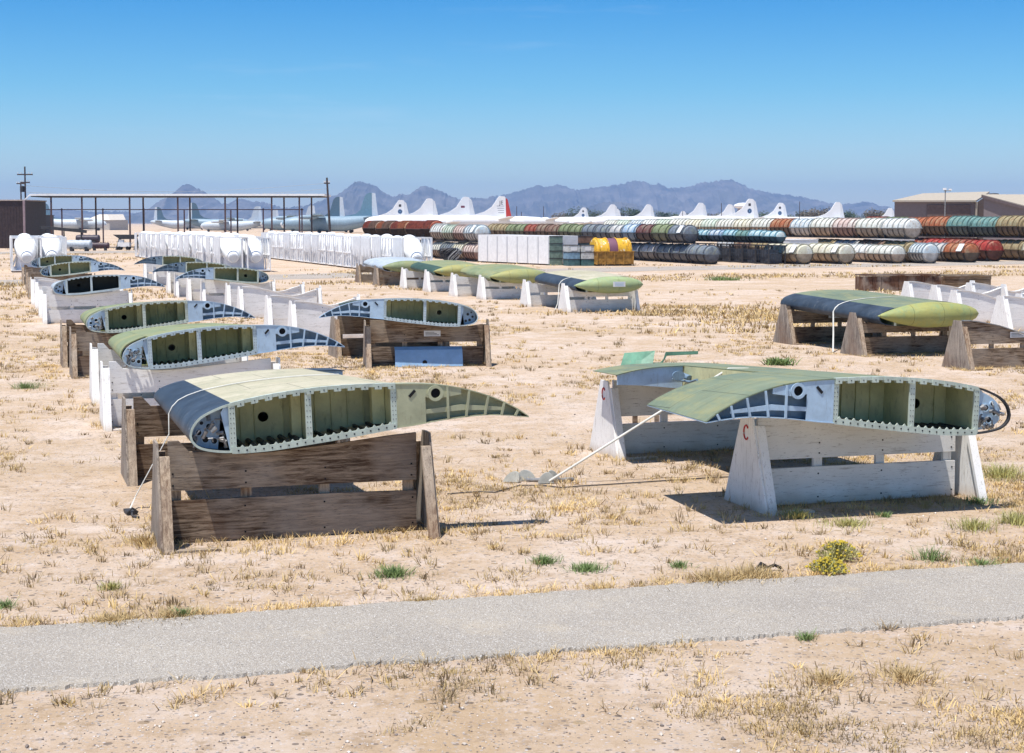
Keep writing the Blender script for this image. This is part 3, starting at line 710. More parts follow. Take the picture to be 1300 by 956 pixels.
def container(key, colu, coll, ln, r, ribs, label_side=None, dirt=.3):
    'lying ribbed drum on a skid; axis along y, near end at y=0'
    k = ('cont', key)
    if k in _M: return _M[k]
    rt = thing('engine_container', 'x', 'container', (0, 0, 0), ANG, 'ribbed engine containers in rows')
    mu = cont_paint(colu, coll); ml = paint(coll, .7, .2, RUST, .5, 0, 2.5)  # ml: browner lower paint, also darkened to give the drum a shaded underside
    e = .10
    prof = [(.0, .0), (r * .55, .0), (r * .86, .05), (r, .18)]
    body = prof + [(r, ln - .18), (r * .86, ln - .05), (r * .55, ln), (0, ln)]
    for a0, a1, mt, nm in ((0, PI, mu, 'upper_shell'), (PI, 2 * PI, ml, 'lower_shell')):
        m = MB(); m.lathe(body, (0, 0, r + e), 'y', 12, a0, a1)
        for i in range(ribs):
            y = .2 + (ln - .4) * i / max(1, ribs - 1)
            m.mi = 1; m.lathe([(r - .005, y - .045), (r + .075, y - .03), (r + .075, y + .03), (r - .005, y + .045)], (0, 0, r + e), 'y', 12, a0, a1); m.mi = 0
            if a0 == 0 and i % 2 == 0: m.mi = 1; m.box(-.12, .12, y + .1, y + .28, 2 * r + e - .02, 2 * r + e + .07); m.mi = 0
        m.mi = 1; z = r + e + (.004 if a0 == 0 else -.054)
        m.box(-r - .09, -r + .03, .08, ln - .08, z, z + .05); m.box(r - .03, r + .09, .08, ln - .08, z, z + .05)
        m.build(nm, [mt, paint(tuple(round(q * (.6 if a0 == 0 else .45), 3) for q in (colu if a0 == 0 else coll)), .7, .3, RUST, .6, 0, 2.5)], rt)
    m = MB()
    for x in (-.45 * r, .45 * r): m.box(x - .05, x + .05, .1, ln - .1, 0, .12)
    for y in (.25, ln - .35): m.box(-.8 * r, .8 * r, y, y + .1, .06, .06 + r * .35)
    m.build('skid', M_dark, rt)
    if label_side is not None:
        m = MB(); a = math.radians(148)
        for q in range(1):
            c, s_ = math.cos(a), math.sin(a); R_ = r + .065
            o = Vector((c * R_, 0, r + e + s_ * R_)); t = Vector((-s_, 0, c)); hh = .34
            m.prism([o - t * hh + Vector((0, .35, 0)), o + t * hh + Vector((0, .35, 0)), o + t * hh + Vector((0, 1.05, 0)), o - t * hh + Vector((0, 1.05, 0))], (c * .01, 0, s_ * .01))
        m.build('notice_sheet', M_lab, rt, 0)
    index_kids(rt); _M[k] = rt; rt['used'] = 0
    return rt
def place(proto, loc, rz, label):
    if not proto['used']:
        proto['used'] = 1; proto.location = loc; proto.rotation_euler = (0, 0, rz); proto['label'] = label; return proto
    if proto.name.startswith('nacelle'): rz += rng.uniform(-.03, .03)
    c = copy_tree(proto, loc, rz, label)
    if proto.name.startswith('nacelle'): c.scale = (1, 1, rng.uniform(.97, 1.03))
    return c
CN = {}
def cname(c): return c
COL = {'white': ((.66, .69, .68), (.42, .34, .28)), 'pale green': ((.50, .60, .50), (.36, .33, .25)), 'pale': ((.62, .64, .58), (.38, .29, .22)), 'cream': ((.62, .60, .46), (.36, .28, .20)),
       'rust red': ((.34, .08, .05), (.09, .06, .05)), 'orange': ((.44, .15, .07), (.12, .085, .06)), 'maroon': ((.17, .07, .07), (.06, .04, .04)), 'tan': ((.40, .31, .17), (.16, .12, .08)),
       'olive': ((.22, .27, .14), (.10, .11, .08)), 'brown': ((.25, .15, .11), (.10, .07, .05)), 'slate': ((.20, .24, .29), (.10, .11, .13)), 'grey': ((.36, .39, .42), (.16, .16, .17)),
       'light blue': ((.26, .42, .60), (.14, .19, .26)), 'teal': ((.18, .34, .32), (.08, .11, .11)), 'bright red': ((.42, .05, .04), (.10, .04, .03)), 'sky blue': ((.22, .46, .56), (.05, .10, .13)), 'pinkish': ((.55, .42, .38), (.26, .16, .13)), 'ice blue': ((.50, .60, .66), (.48, .45, .42))}  # pairs: upper shell, then lower shell with underside shade in its colour
def row(o, n, ln, cols, rowname, r=.70, z=0.0, ribs=3, gap=.20, start=0, lab_first=False, dirn=N, rz=ANG, name_end='near end'):
    'containers end to end going away from o; first entry is the near one'
    p = Vector(o)
    for i in range(n):
        c = cols[i % len(cols)] if not isinstance(cols, str) else cols
        key = (c, ln, r, ribs, lab_first and i == 0)
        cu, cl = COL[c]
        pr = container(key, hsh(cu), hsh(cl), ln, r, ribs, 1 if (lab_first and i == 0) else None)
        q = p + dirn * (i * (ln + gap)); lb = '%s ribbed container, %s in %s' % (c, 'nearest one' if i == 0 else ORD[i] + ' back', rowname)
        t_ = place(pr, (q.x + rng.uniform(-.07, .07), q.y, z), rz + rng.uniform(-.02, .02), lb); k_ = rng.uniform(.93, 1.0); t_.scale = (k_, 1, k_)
def at_xd(x, d): return Vector((XD(x, d), d, 0))
# slate row beside the yellow drum and the row stacked on it
o3 = at_xd(905, 119.5)
row(o3, 6, 2.95, ['slate', 'slate', 'slate', 'grey', 'slate', 'slate'], 'the lower slate row', r=.66, ribs=3)
row(off(o3, -.3, 3.4), 16, 3.0, ['slate', 'olive', 'maroon', 'light blue', 'grey', 'slate', 'slate', 'olive', 'olive', 'brown', 'brown', 'rust red', 'olive', 'olive', 'tan', 'tan'], 'the row above the yellow drum', r=.66, z=1.47, ribs=3, lab_first=True)
# stack left of the white crates
o1 = at_xd(612, 128)
row(o1, 4, 3.2, ['pinkish', 'cream', 'slate', 'pale'], 'the ground row left of the white crates', r=.66, ribs=5)
row(off(o1, .1, .1), 4, 3.2, ['ice blue', 'pinkish', 'pale green', 'white'], 'the upper row left of the white crates', r=.66, z=1.47, ribs=5, lab_first=True)
# rust red row
o0 = at_xd(556, 143)
row(o0, 9, 2.9, ['rust red', 'rust red', 'rust red', 'orange', 'rust red', 'brown', 'orange', 'brown', 'rust red'], 'the upper red row', r=.68, z=1.72, ribs=7)
row(o0, 9, 2.9, ['brown', 'tan'], 'the ground row beneath the red one', r=.68, z=0.05, ribs=4)
# long pale row
oP = at_xd(1158, 124)
row(oP, 17, 3.6, ['white', 'pale', 'pinkish', 'pale', 'ice blue', 'orange', 'pale', 'cream', 'pale', 'pale green', 'cream', 'pale', 'pale green', 'white', 'ice blue', 'pale green', 'pale'], 'the long pale upper row', r=.76, z=1.78, ribs=5)
row(oP, 9, 3.6, ['tan', 'brown', 'grey'], 'the ground row under the long pale one', r=.76, z=.02, ribs=4)
# single containers in front of it
for x, d, n, ln, cs, nm, r, ribs, lf in ((1021, 119.5, 1, 5.4, ['cream'], 'the cream pair before the white block', .68, 6, True), (1075, 120, 1, 5.4, ['cream'], 'the pair beside the white block right side', .68, 6, True),
                                 (1140, 122, 2, 3.6, ['pale', 'white'], 'the low pale pair', .64, 5, False), (1183, 122, 1, 5.2, ['ice blue'], 'the low ice-blue spot', .70, 12, False),
                                 (1234, 125, 2, 3.0, ['orange', 'grey'], 'the low rusty pair', .68, 4, True)):
    row(at_xd(x, d), n, ln, cs, nm, r=r, ribs=ribs, lab_first=lf)
# relabel the singles more plainly
for ob in list(C.objects):
    l_ = ob.get('label', '')
    if 'white block right side' in l_: ob['label'] = 'cream ribbed container with white notice, right of the plain white block'
    elif 'the cream pair before' in l_: ob['label'] = 'cream ribbed container with white notice, left of the plain white block'
    elif 'low ice-blue spot' in l_: ob['label'] = 'pale blue finely ribbed container between pale and rusty ones on the ground'
# right stack, running out of the frame
oR = at_xd(1415, 121)
row(oR, 10, 3.4, ['tan', 'brown', 'tan', 'tan', 'teal', 'teal', 'orange', 'orange', 'olive', 'rust red'], 'the upper row before the hangars', r=.84, z=1.80, ribs=5)
row(oR, 8, 3.4, ['tan', 'tan', 'cream', 'tan', 'tan', 'rust red', 'rust red', 'rust red'], 'the ground row before the hangars', r=.78, z=.02, ribs=4)
# blue row over the black mesh crates
row(at_xd(990, 121), 7, 2.2, ['sky blue', 'sky blue', 'teal', 'sky blue', 'light blue', 'sky blue', 'ice blue'], 'the blue row over black crates', r=.42, z=1.50, ribs=3)
# black wire crates
def wire_crate(rt_label, loc, w_, d_, h_):
    rt = thing('mesh_crate', rt_label, 'crate', loc, ANG, 'black mesh crates under the blue containers')
    m = MB()
    for x in (0, w_):
        for y in (0, d_): m.box(x - .04, x + .04, y - .04, y + .04, 0, h_)
    for z in (.04, h_ - .05):
        for y in (0, d_): m.box(.04, w_ - .04, y - .03, y + .03, z, z + .05)
        for x in (0, w_): m.box(x - .03, x + .03, .04, d_ - .04, z, z + .05)
    for i in range(1, 5): m.box(w_ * i / 5 - .012, w_ * i / 5 + .012, -.012, .012, .09, h_ - .05); m.box(-.012, .012, d_ * i / 5 - .012, d_ * i / 5 + .012, .09, h_ - .05)
    for i in range(1, 4): m.box(.04, w_ - .04, -.026, -.014, h_ * i / 4, h_ * i / 4 + .02); m.box(-.026, -.014, .04, d_ - .04, h_ * i / 4, h_ * i / 4 + .02)
    m.build('frame', M_dark, rt, 0)
    m = MB(); m.box(.2, w_ - .2, .2, d_ * .45, .1, h_ * .55); m.box(.25, w_ - .15, d_ * .40, d_ - .2, .1, h_ * .75); m.build('contents', paint((.05, .06, .08), .6, .3, (.2, .2, .22), .4, 0, 6), rt, 0)
    index_kids(rt); rt['used'] = 0; return rt
wc = wire_crate('black wire mesh crate', (0, 0, 0), 1.3, 2.1, 1.38)
ob = at_xd(986, 120)
for i in range(8):
    place(wc, off(ob, -.65, i * 2.25), ANG, 'black wire mesh crate, %s from the near end beneath the blue containers' % ORD[i])
# plain white block
def hollow_box(name, label, cat, loc, w_, d_, h_, mat, group=None, rz=ANG, lidmat=None, grooves=0):
    rt = thing(name, label, cat, loc, rz, group)
    m = MB(); m.box(0, w_, 0, d_, .08, h_ - .05)
    for i in range(grooves): x = d_ * (i + .5) / grooves; m.box(-.02, 0, x - .03, x + .03, .1, h_ - .06)
    m.build('body', mat, rt, 0)
    m = MB(); m.box(-.03, w_ + .03, -.03, d_ + .03, h_ - .05, h_); m.build('lid', lidmat or mat, rt, 0)
    m = MB()
    for y in (.1, d_ / 2 - .05, d_ - .2): m.box(0, w_, y, y + .1, 0, .08)
    m.build('skid', M_wood, rt, 0)
    return rt
hollow_box('crate', 'large plain white block crate between the two cream containers', 'crate', at_xd(1002, 126), 2.4, 3, 1.75, M_white, grooves=2)
hollow_box('crate', 'low white crate lying behind the pale containers on the ground', 'crate', at_xd(1112, 131), 3.4, 2, 1.72, M_white)
row(at_xd(1262, 128.5), 3, 3.0, ['bright red', 'rust red', 'bright red'], 'the low red row behind the rusty pair', r=.80, z=.02, ribs=4)
# white crate block
for i in range(7):
    p = G(697, 337) + (G(607, 333) - G(697, 337)) * (i / 7.0)
    q = thing('tall_crate', 'tall white slab crate, %s from the right end of the white block' % ORD[i], 'crate', p, math.atan2((G(607, 333) - G(697, 337)).y, (G(607, 333) - G(697, 337)).x) - PI / 2, 'white slab crates standing in a block')
    m = MB(); wd = (G(607, 333) - G(697, 337)).length / 7
    m.box(0, 2.4, .02, wd - .02, .1, 2.08 + .03 * rng.random()); m.build('body', M_white, q, 0)
    m = MB()
    for x in (.2, 1.1, 2.0): m.box(x, x + .12, .1, wd - .1, 0, .1)
    m.build('skid', M_wood, q, 0)
    for y in (.02, wd - .08): m = MB(); m.box(-.02, -.002, y, y + .06, .12, 2.0); m.build('corner_strip', paint((.62, .63, .66), .6, .05), q, 0)
# racks of boxed parts
gk = {'green': (.17, .24, .20), 'pale': (.55, .57, .56), 'blue': (.20, .33, .44), 'brown': (.22, .13, .09), 'teal': (.06, .14, .15)}
def box_part(loc, w_, d_, h_, c, lab, front=None):
    rt = thing('parts_box', lab, 'box', loc, ANG, 'stacked parts boxes beside the yellow drum')
    m = MB(); m.box(0, w_, 0, d_, 0, h_); m.build('body', paint(gk[c], .6, .2, RUST, .35, 0, 4), rt, 0)
    m = MB(); m.box(-.02, w_ + .02, -.02, d_ + .02, h_, h_ + .05); m.build('lid', M_dark, rt, 0)
    if front:
        m = MB(); m.box(w_ * .2, w_ * .75, -.03, -.022, h_ * .2, h_ * .8); m.build('notice_sheet', M_lab, rt, 0)
for ci, (x, d, w_, z1, cs) in enumerate(((698, 117, .95, 4, ['green', 'green', 'green', 'green']), (716, 118, 1.0, 4, ['teal', 'blue', 'teal', 'brown']), (721.5, 115.5, .85, 3, ['teal', 'blue', 'pale']), (739.5, 115.5, .85, 3, ['teal', 'pale', 'pale']), (737, 119, 1.0, 4, ['brown', 'teal', 'teal', 'brown']))):
    for k in range(z1):
        hh = .47 if ci in (0, 1, 4) else .44
        box_part(at_xd(x, d) + Vector((0, 0, k * (hh + .052))), w_, 1.1, hh, cs[k], '%s parts box, %s up in the %s' % (gk and cs[k] if cs[k] != 'pale' else 'pale grey', ORD[k], ('green stack beside the white block', 'back stack behind the notices', 'left low stack with notices', 'right low stack with notices', 'back stack nearest the yellow drum')[ci]), front=(ci in (2, 3) and k == 2))
# yellow drum container
yl = thing('engine_container', 'yellow and purple rust-streaked drum container on the ground by the track', 'container', at_xd(757, 115.3), ANG)
def yellow_mat():
    m, nt, b = new_mat('yellow_rusty_paint'); co = coords(nt, False)
    n1 = noise(nt, co, 1.6, 6, .7); n2 = noise(nt, co, 5, 5, .7); sx = nd(nt, 'ShaderNodeSeparateXYZ'); nt.links.new(co, sx.inputs[0])
    c = mixc(nt, ramp(nt, n2, .5, .66, 0, .9), (.70, .40, .02), (.26, .11, .03))
    c = mixc(nt, ramp(nt, n1, .58, .63), c, (.66, .62, .50))
    mth = nd(nt, 'ShaderNodeMath', operation='ABSOLUTE'); sb = nd(nt, 'ShaderNodeMath', operation='SUBTRACT'); sb.inputs[1].default_value = 1.3
    nt.links.new(sx.outputs[0], sb.inputs[0]); nt.links.new(sb.outputs[0], mth.inputs[0])
    c = mixc(nt, ramp(nt, mth.outputs[0], .34, .30), c, (.17, .07, .11))
    nt.links.new(c, b.inputs['Base Color']); b.inputs['Roughness'].default_value = .6; return m
m = MB(); m.lathe([(0, 0), (.6, 0), (.86, .08), (.92, .2), (.92, 2.55), (.86, 2.7), (.6, 2.8), (0, 2.8)], (0, .92, 1.0), 'x', 14, 0, PI)
for x in (.25, .95, 1.65, 2.5): m.lathe([(.91, x - .05), (.99, x - .04), (.99, x + .04), (.91, x + .05)], (0, .92, 1.0), 'x', 14, 0, PI)
m.build('upper_shell', yellow_mat(), yl)
m = MB(); m.box(.02, 2.78, .02, 1.82, .12, .98); m.box(-.05, 2.85, -.05, 1.89, .97, 1.03)
for x in (.02, .6, 1.3, 2.0, 2.7): m.box(x, x + .08, -.04, .02, .1, .97)
m.build('lower_shell', paint((.38, .20, .04), .7, .3, RUST, .8, 0, 3), yl, 0)
m = MB(); m.box(.1, 2.7, .2, .4, 0, .12); m.box(.1, 2.7, 1.4, 1.6, 0, .12); m.build('skid', M_dark, yl, 0)
# bundle of black tubing
bt = thing('tube_bundle', 'tangled black rounded bundle of tubing beside the stacked containers', 'tube bundle', G(571, 336), 0)
m = MB(); rr = random.Random(4)
for i in range(46):
    a = rr.uniform(0, 2 * PI); r1 = rr.uniform(.3, .9); pts = [(math.cos(a + t * .5) * r1 * math.sin(t * PI / 6 + .25), math.sin(a + t * .5) * r1 * .6 * math.sin(t * PI / 6 + .25), .12 + 1.05 * math.sin(min(PI / 2, t * .33 + rr.uniform(-.02, .02)))) for t in range(6)]
    m.tube(pts, rr.choice([.04, .05, .03]), 5)
m.build('tubing', M_dark, bt)
m = MB()
for i in range(9):
    a = rr.uniform(PI, 2 * PI); r1 = .85; m.tube([(math.cos(a + t * .4) * r1 * math.sin(t * PI / 6 + .3), math.sin(a + t * .4) * r1 * .7 * math.sin(t * PI / 6 + .3), .15 + 1.07 * math.sin(min(PI / 2, t * .34))) for t in range(5)], .035, 5)
m.build('pale_cables', M_metal, bt)
m = MB(); m.lathe([(0, .0), (.95, 0), (1.0, .12), (.8, .2), (0, .2)], (0, 0, 0), 'z', 18); m.build('tray', M_white, bt)

# ------------------------------------------------------------------ nacelles on racks
def nacelle(full=True):
    rt = thing('nacelle_rack', 'x', 'nacelle', (0, 0, 0), ANG, 'white wrapped engine nacelles on racks')
    sheet_ = paint((.80, .82, .84), .5, .05, (.5, .5, .52), .2)
    m = MB(); # wrapped cowl, drooping towards the front and ending in a blunt disc
    prof = [(.0, -.02), (.30, 0), (.32, .05), (.46, .35), (.60, .8), (.66, 1.3), (.64, 1.9), (.55, 2.3), (0, 2.35)]
    m.lathe(prof, (0, 0, 0), 'y', 18)
    me = m.build('cowl', sheet_, rt); me.rotation_euler = (math.radians(24), 0, 0); me.location = (.85, .10, .86)
    m = MB(); m.lathe([(0, -.05), (.24, -.05), (.26, -.02), (0, -.021)], (0, 0, 0), 'y', 18); q = m.build('end_cap', paint((.55, .60, .66), .5, .05), rt); q.rotation_euler = me.rotation_euler; q.location = me.location
    m = MB()
    for x in (0, 1.7):
        for y in (0, .75, 1.5, 2.3): m.box(x - .035, x + .035, y - .035, y + .035, .12, 2.12)
        m.bar((x, .03, .15), (x, .72, 2.05), .05, .05, (1, 0, 0)); m.bar((x, 2.27, .15), (x, 1.55, 2.05), .05, .05, (1, 0, 0))
        for z in (.12, 1.05, 2.12): m.box(x - .036, x + .036, -.036, 2.336, z - .03, z + .03)
    for y in (0, 2.3):
        for z in (.12, 2.12): m.box(.036, 1.664, y - .034, y + .034, z - .029, z + .029)
    m.bar((.04, 2.3, .15), (.85, 2.3, 2.09), .05, .05, (0, 1, 0)); m.bar((1.66, 2.3, .15), (.85, 2.3, 2.09), .05, .05, (0, 1, 0))
    m.build('rack', M_white, rt, 0)
    m = MB(); m.box(.05, 1.65, .15, 2.2, .13, .16); m.prism([(.25, .55, .16), (1.45, .55, .16), (1.35, .55, .95), (.35, .55, .95)], (0, .05, 0)); m.prism([(.25, 1.85, .16), (1.45, 1.85, .16), (1.35, 1.85, 1.1), (.35, 1.85, 1.1)], (0, .05, 0)); m.build('cradle', paint((.62, .64, .70), .6, .05), rt, 0)
    m = MB()
    for y in (.0, 1.1, 2.2): m.box(0, 1.7, y, y + .1, 0, .09)
    m.build('skid', M_wood, rt, 0)
    rr = random.Random(9)   # loose white sheeting tied down both sides
    for x in (-.045, 1.745):
        m = MB(); top_ = [(x, .0, 2.08), (x, 2.3, 2.08)]; bot = []
        for i in range(19):
            y = 2.3 - i * 2.3 / 18; bot.append((x, y, (.45 + rr.uniform(0, .5)) if i % 2 else (1.2 + rr.uniform(-.3, .4))))
        m.prism(top_ + bot, (.012 if x > 0 else -.012, 0, 0)); m.build('side_sheet', sheet_, rt, 0)
    index_kids(rt); rt['used'] = 0; return rt
nc = nacelle()
nc2 = nacelle(); n2_ = [c for c in KIDS[nc2.name] if c.name.startswith('side_sheet')]; KIDS[nc2.name] = [c for c in KIDS[nc2.name] if c not in n2_]
for c in n2_: bpy.data.objects.remove(c)
npick = lambda: nc2 if rng.random() < .4 else nc
e0, e1 = G(286, 345), G(168, 326)
for i in range(2): place(nc, off(G(279 + 29 * i, 346 - .3 * i), 0, 0), ANG, ('white nacelle rack, left' if i == 0 else 'white nacelle rack, right') + ' of the front pair behind the small olive wings')
for i in range(15):
    p = e0 + (e1 - e0) * ((i + .9) / 16); place(npick(), p, ANG, 'white sheeted nacelle rack, %s back in the left long row' % ORD[i])
for i in range(9):
    p = G(308, 345.6) + (G(230, 325) - G(308, 345.6)) * ((i + .7) / 9); place(nc, p, ANG, 'white sheeted nacelle rack, %s back in the second rank of the left row' % ORD[i])
f0, f1 = G(512, 349), G(338, 328)
for i in range(18):
    p = f0 + (f1 - f0) * (i / 17); place(npick(), p, ANG, 'white sheeted nacelle rack, %s back in the row left of the black tube bundle' % ORD[i])
for i, (x, y) in enumerate(((16, 346), (48, 345))):
    for k in range(3):
        place(nc, off(G(x, y), 0, k * 2.9), ANG, 'white nacelle rack, %s of the %s file before the dark shed' % (('front', 'middle', 'hindmost')[k], ('left', 'right')[i]))

# ------------------------------------------------------------------ timber crates right
for x0, x1, y, hpx, lab, mt in ((1097, 1195, 369.5, 21, 'low brown crate with upright planks lying on the sand', wood('z', (.06, .028, .018), (.17, .09, .06))), (1197, 1259, 368, 19, 'paler split-plank crate butted against the brown crate', wood('x', (.12, .08, .05), (.34, .25, .16)))):
    a = G(x0, y); b_ = G(x1, y - .6); rz = math.atan2(b_.y - a.y, b_.x - a.x); ln = (b_ - a).length
    rt = thing('timber_crate', lab, 'crate', a, rz)
    hh = hpx / 2100 * a.y
    m = MB(); n = 9 if x0 < 1150 else 3
    for i in range(n):
        if x0 < 1150: m.box(ln * i / n + .01, ln * (i + 1) / n - .01, 0, .04, 0.02, hh - .08 + rng.uniform(-.02, .02))
        else: m.box(0.02, ln - .02 - rng.uniform(0, .1), 0, .04, hh * i / n + .01, hh * (i + 1) / n - .02)
    m.box(.02, ln - .02, .05, 1.2, .02, hh - .12)
    m.build('planks', mt, rt, 0)
    m = MB()
    for i in range(6): m.box(-.05 + rng.uniform(0, .1), ln + .05 - rng.uniform(0, .3), -.05 + i * .22, .13 + i * .22, hh - .07 + (i % 2) * .004, hh - .02 + (i % 2) * .01)
    m.build('top_boards', mt, rt, 0)

# ------------------------------------------------------------------ shed, buildings, poles
sd = thing('open_shed', 'long open steel shed with a thin flat white roof on paired posts', 'shed', (0, 0, 0), 0)
dS = 200.0
def zpx(y, d): return H + (HZ - y) / F * d
m = MB(); m.box(XD(40, dS), XD(413, dS), dS, dS + 7, zpx(248.9, dS), zpx(246.3, dS)); m.bar((XD(40, dS), dS + .1, zpx(247.3, dS)), (XD(33, dS), dS + .1, zpx(254, dS)), .12, .12); m.build('roof', M_white, sd, 0)
m = MB(); m.box(XD(40, dS) + .1, XD(413, dS) - .4, dS + .05, dS + 6.9, zpx(250.2, dS), zpx(248.95, dS)); m.build('roof_underside', M_dark, sd, 0)  # one slab below the whole roof, its dark colour standing for shade underneath
for x in (66, 105, 165.5, 226.5, 286.5, 345.5, 380.5):
    m = MB(); m.box(XD(x, dS) - .09, XD(x, dS) + .09, dS + .2, dS + .38, 0, zpx(250, dS)); m.build('post', paint((.10, .06, .06), .5), sd, 0)
for x in (104, 166, 227, 289, 350, 386):
    m = MB(); m.box(XD(x, dS) + .12, XD(x, dS) + .30, dS + 6.4, dS + 6.58, 0, zpx(250, dS)); m.build('post', paint((.10, .06, .06), .5), sd, 0)
pf = thing('pipe_frame', 'low dark pipe rail frame on posts behind the flat-roofed shed', 'frame', (0, 0, 0), 0)
dP = 213.0
m = MB(); m.box(XD(36, dP), XD(386, dP), dP, dP + .15, zpx(266.8, dP), zpx(265.6, dP)); m.build('rail', paint((.07, .05, .07), .5), pf, 0)
for x in (80, 132, 184, 235, 294, 335, 384):
    m = MB(); m.box(XD(x, dP) - .08, XD(x, dP) + .08, dP + .0, dP + .14, 0, zpx(264.6 if x in (80, 132, 184, 335, 384) else 266.9, dP)); m.build('post', paint((.08, .05, .07), .5), pf, 0)
bw = thing('storage_building', 'dark brown steel building with a pale roof edge at the left', 'building', (XD(33, 196), 196, 0), 0)
m = MB(); m.box(-14, 0, 0, 9, 0, zpx(255, 196))
for i in range(40): m.box(-14 + i * .35, -13.9 + i * .35, -.03, 0, 0, zpx(262, 196))
m.build('wall', paint((.045, .030, .032), .6, .15), bw, 0)
m = MB(); m.box(-14, .1, -.15, 9.1, zpx(255, 196), zpx(253.6, 196)); m.build('roof', paint((.45, .38, .34), .6), bw, 0)
m = MB(); m.box(-.12, .12, -.3, -.06, 0, zpx(255, 196)); m.build('corner_post', paint((.30, .22, .24), .6), bw, 0)
m = MB(); m.box(-9, -4, -.06, -.035, 0, 3.6); m.build('door', paint((.03, .025, .03), .6), bw, 0)
b2 = thing('storage_building', 'small dark grey block building right of the dark brown one', 'building', (XD(36, 204), 204, 0), 0)
m = MB(); m.box(0, 1.9, 0, 5, 0, zpx(273.5, 204)); m.build('wall', paint((.05, .045, .06), .6, .15), b2, 0)
m = MB(); m.box(-.1, 2.0, -.1, 5.1, zpx(273.5, 204), zpx(272.8, 204)); m.build('roof', paint((.1, .09, .11), .6), b2, 0)
def pole(lab, x, d, ytop, lean=0, arms=(), r=.14):
    rt = thing('utility_pole', lab, 'pole', (XD(x, d), d, 0), 0, 'wooden utility poles'); zt = zpx(ytop, d)
    m = MB(); m.tube([(lean, 0, 0), (0, 0, zt)], r, 8, r * .7); m.build('pole', paint((.07, .055, .055), .8), rt)
    for ya, wd in arms:
        z = zpx(ya, d); m = MB(); m.box(-wd, wd, -.08, .08, z - .08, z + .08)
        ca_ = m.build('crossarm', paint((.08, .06, .06), .8), rt, 0)
        for q in (-.9, -.5, .5, .9): m = MB(); m.lathe([(0, z + .081), (.06, z + .081), (.05, z + .3), (0, z + .3)], (wd * q, 0, 0), 'z', 8); m.build('insulator', M_lab, ca_)
    return rt
p1 = pole('tall utility pole with crossarms and a transformer at the far left', 34.5, 215, 212, 0, ((222, 1.0), (232, .6)))
m = MB(); m.lathe([(0, zpx(244, 215)), (.3, zpx(244, 215)), (.3, zpx(237, 215)), (.1, zpx(236, 215)), (0, zpx(236, 215))], (-.38, 0, 0), 'z', 12); m.build('transformer', M_dark, p1)
pole('shorter utility pole just left of the tall one with the transformer', 29, 240, 232, 0, ((233.5, .6),))
p2 = pole('leaning dark utility pole at the right end of the open shed', 416, 200, 226, .42, ((233, .35),), .16)
for i, (za, zb) in enumerate(((233, 222), (240, 230))):
    a = Vector((XD(416, 200), 200, zpx(za, 200))); b_ = Vector((XD(34.5, 215), 215, zpx(zb + 14, 215)))
    pts = [a + (b_ - a) * (k / 14) - Vector((0, 0, .9 * math.sin(PI * k / 14))) for k in range(15)]
    m = MB(); m.tube(pts, .014, 4); tag(m.build('power_line', M_metal), ('upper' if i == 0 else 'lower') + ' thin power line strung from the leaning pole to the tall pole', 'wire', 'power lines')
for i, (x, d, yt) in enumerate(((656, 620, 262), (662, 600, 269), (690, 650, 262), (915, 600, 258), (1014, 560, 256), (866, 700, 268))):
    pole('thin distant pole, %s from the left among the white tails' % ORD[[0, 1, 2, 4, 5, 3][i]], x, d, yt, 0, (), .16)
# hangars
hg = thing('hangar', 'long tan-roofed hangar with brown-grey walls at the right', 'building', (0, 0, 0), 0)
dH = 230.0
def slab(mb, pts, th=.25): mb.prism(pts, (0, 0, -th))
xl, xr = XD(1134, dH), XD(1300, dH) + 30
M_hwall = paint((.20, .165, .165), .7, .05, (.14, .11, .10), .2); M_hroof = paint((.42, .365, .29), .6, .05, (.35, .28, .2), .15)
zw = zpx(256.5, dH); zr = zpx(247.5, dH)
xe = XD(1252, dH); m = MB(); m.prism([(xl, dH, 0), (xe, dH, 0), (xe + 7, dH + 25, 0), (xl + 7, dH + 25, 0)], (0, 0, zw))
for i in range(22): x = xl + .3 + i * .47; m.box(x, x + .06, dH - .05, dH, 0, zw * .55)
m.build('wall', M_hwall, hg, 0)
m = MB(); m.add([(xl - .4, dH - .5, zw), (XD(1236, dH), dH - .5, zw), (XD(1254, dH + 8), dH + 8, zr + .35), (XD(1170, dH + 8), dH + 8, zr + .1), (xl - .4, dH - .5, zw + .22), (XD(1236, dH), dH - .5, zw + .22), (XD(1254, dH + 8), dH + 8, zr + .6), (XD(1170, dH + 8), dH + 8, zr + .35)],
                [(0, 3, 2, 1), (4, 5, 6, 7), (0, 1, 5, 4), (1, 2, 6, 5), (2, 3, 7, 6), (3, 0, 4, 7)]); m.build('roof', M_hroof, hg, 0)
m = MB(); m.prism([(XD(1236, dH) + .3, dH - .02, 0), (xe, dH - .02, 0), (xe, dH - .02, zw + 1.0), (XD(1236, dH) + .3, dH - .02, zw)], (0, -.05, 0)); m.build('side_bay', paint((.11, .08, .07), .7, .1), hg, 0)
m = MB(); m.box(XD(1175, dH), XD(1230, dH), dH - .12, dH - .06, 0, zw - .4); m.build('door', paint((.14, .10, .09), .7, .1), hg, 0)
m = MB(); m.box(XD(1236, dH), XD(1236, dH) + .25, dH - .3, dH - .05, 0, zw); m.build('corner_post', M_hroof, hg, 0)
h2 = thing('hangar', 'nearer hangar with a pale gabled roof cut off by the right edge', 'building', (0, 0, 0), 0)
d2 = 221.0; xg0, xg1 = XD(1247, d2), XD(1282, d2)
m = MB()
m.prism([(xg0, d2, 0), (xg1, d2 - 6, 0), (xg1, d2 - 6, zpx(263.5, d2 - 6)), (xg0, d2, zpx(249.5, d2))], (.15, .3, 0))
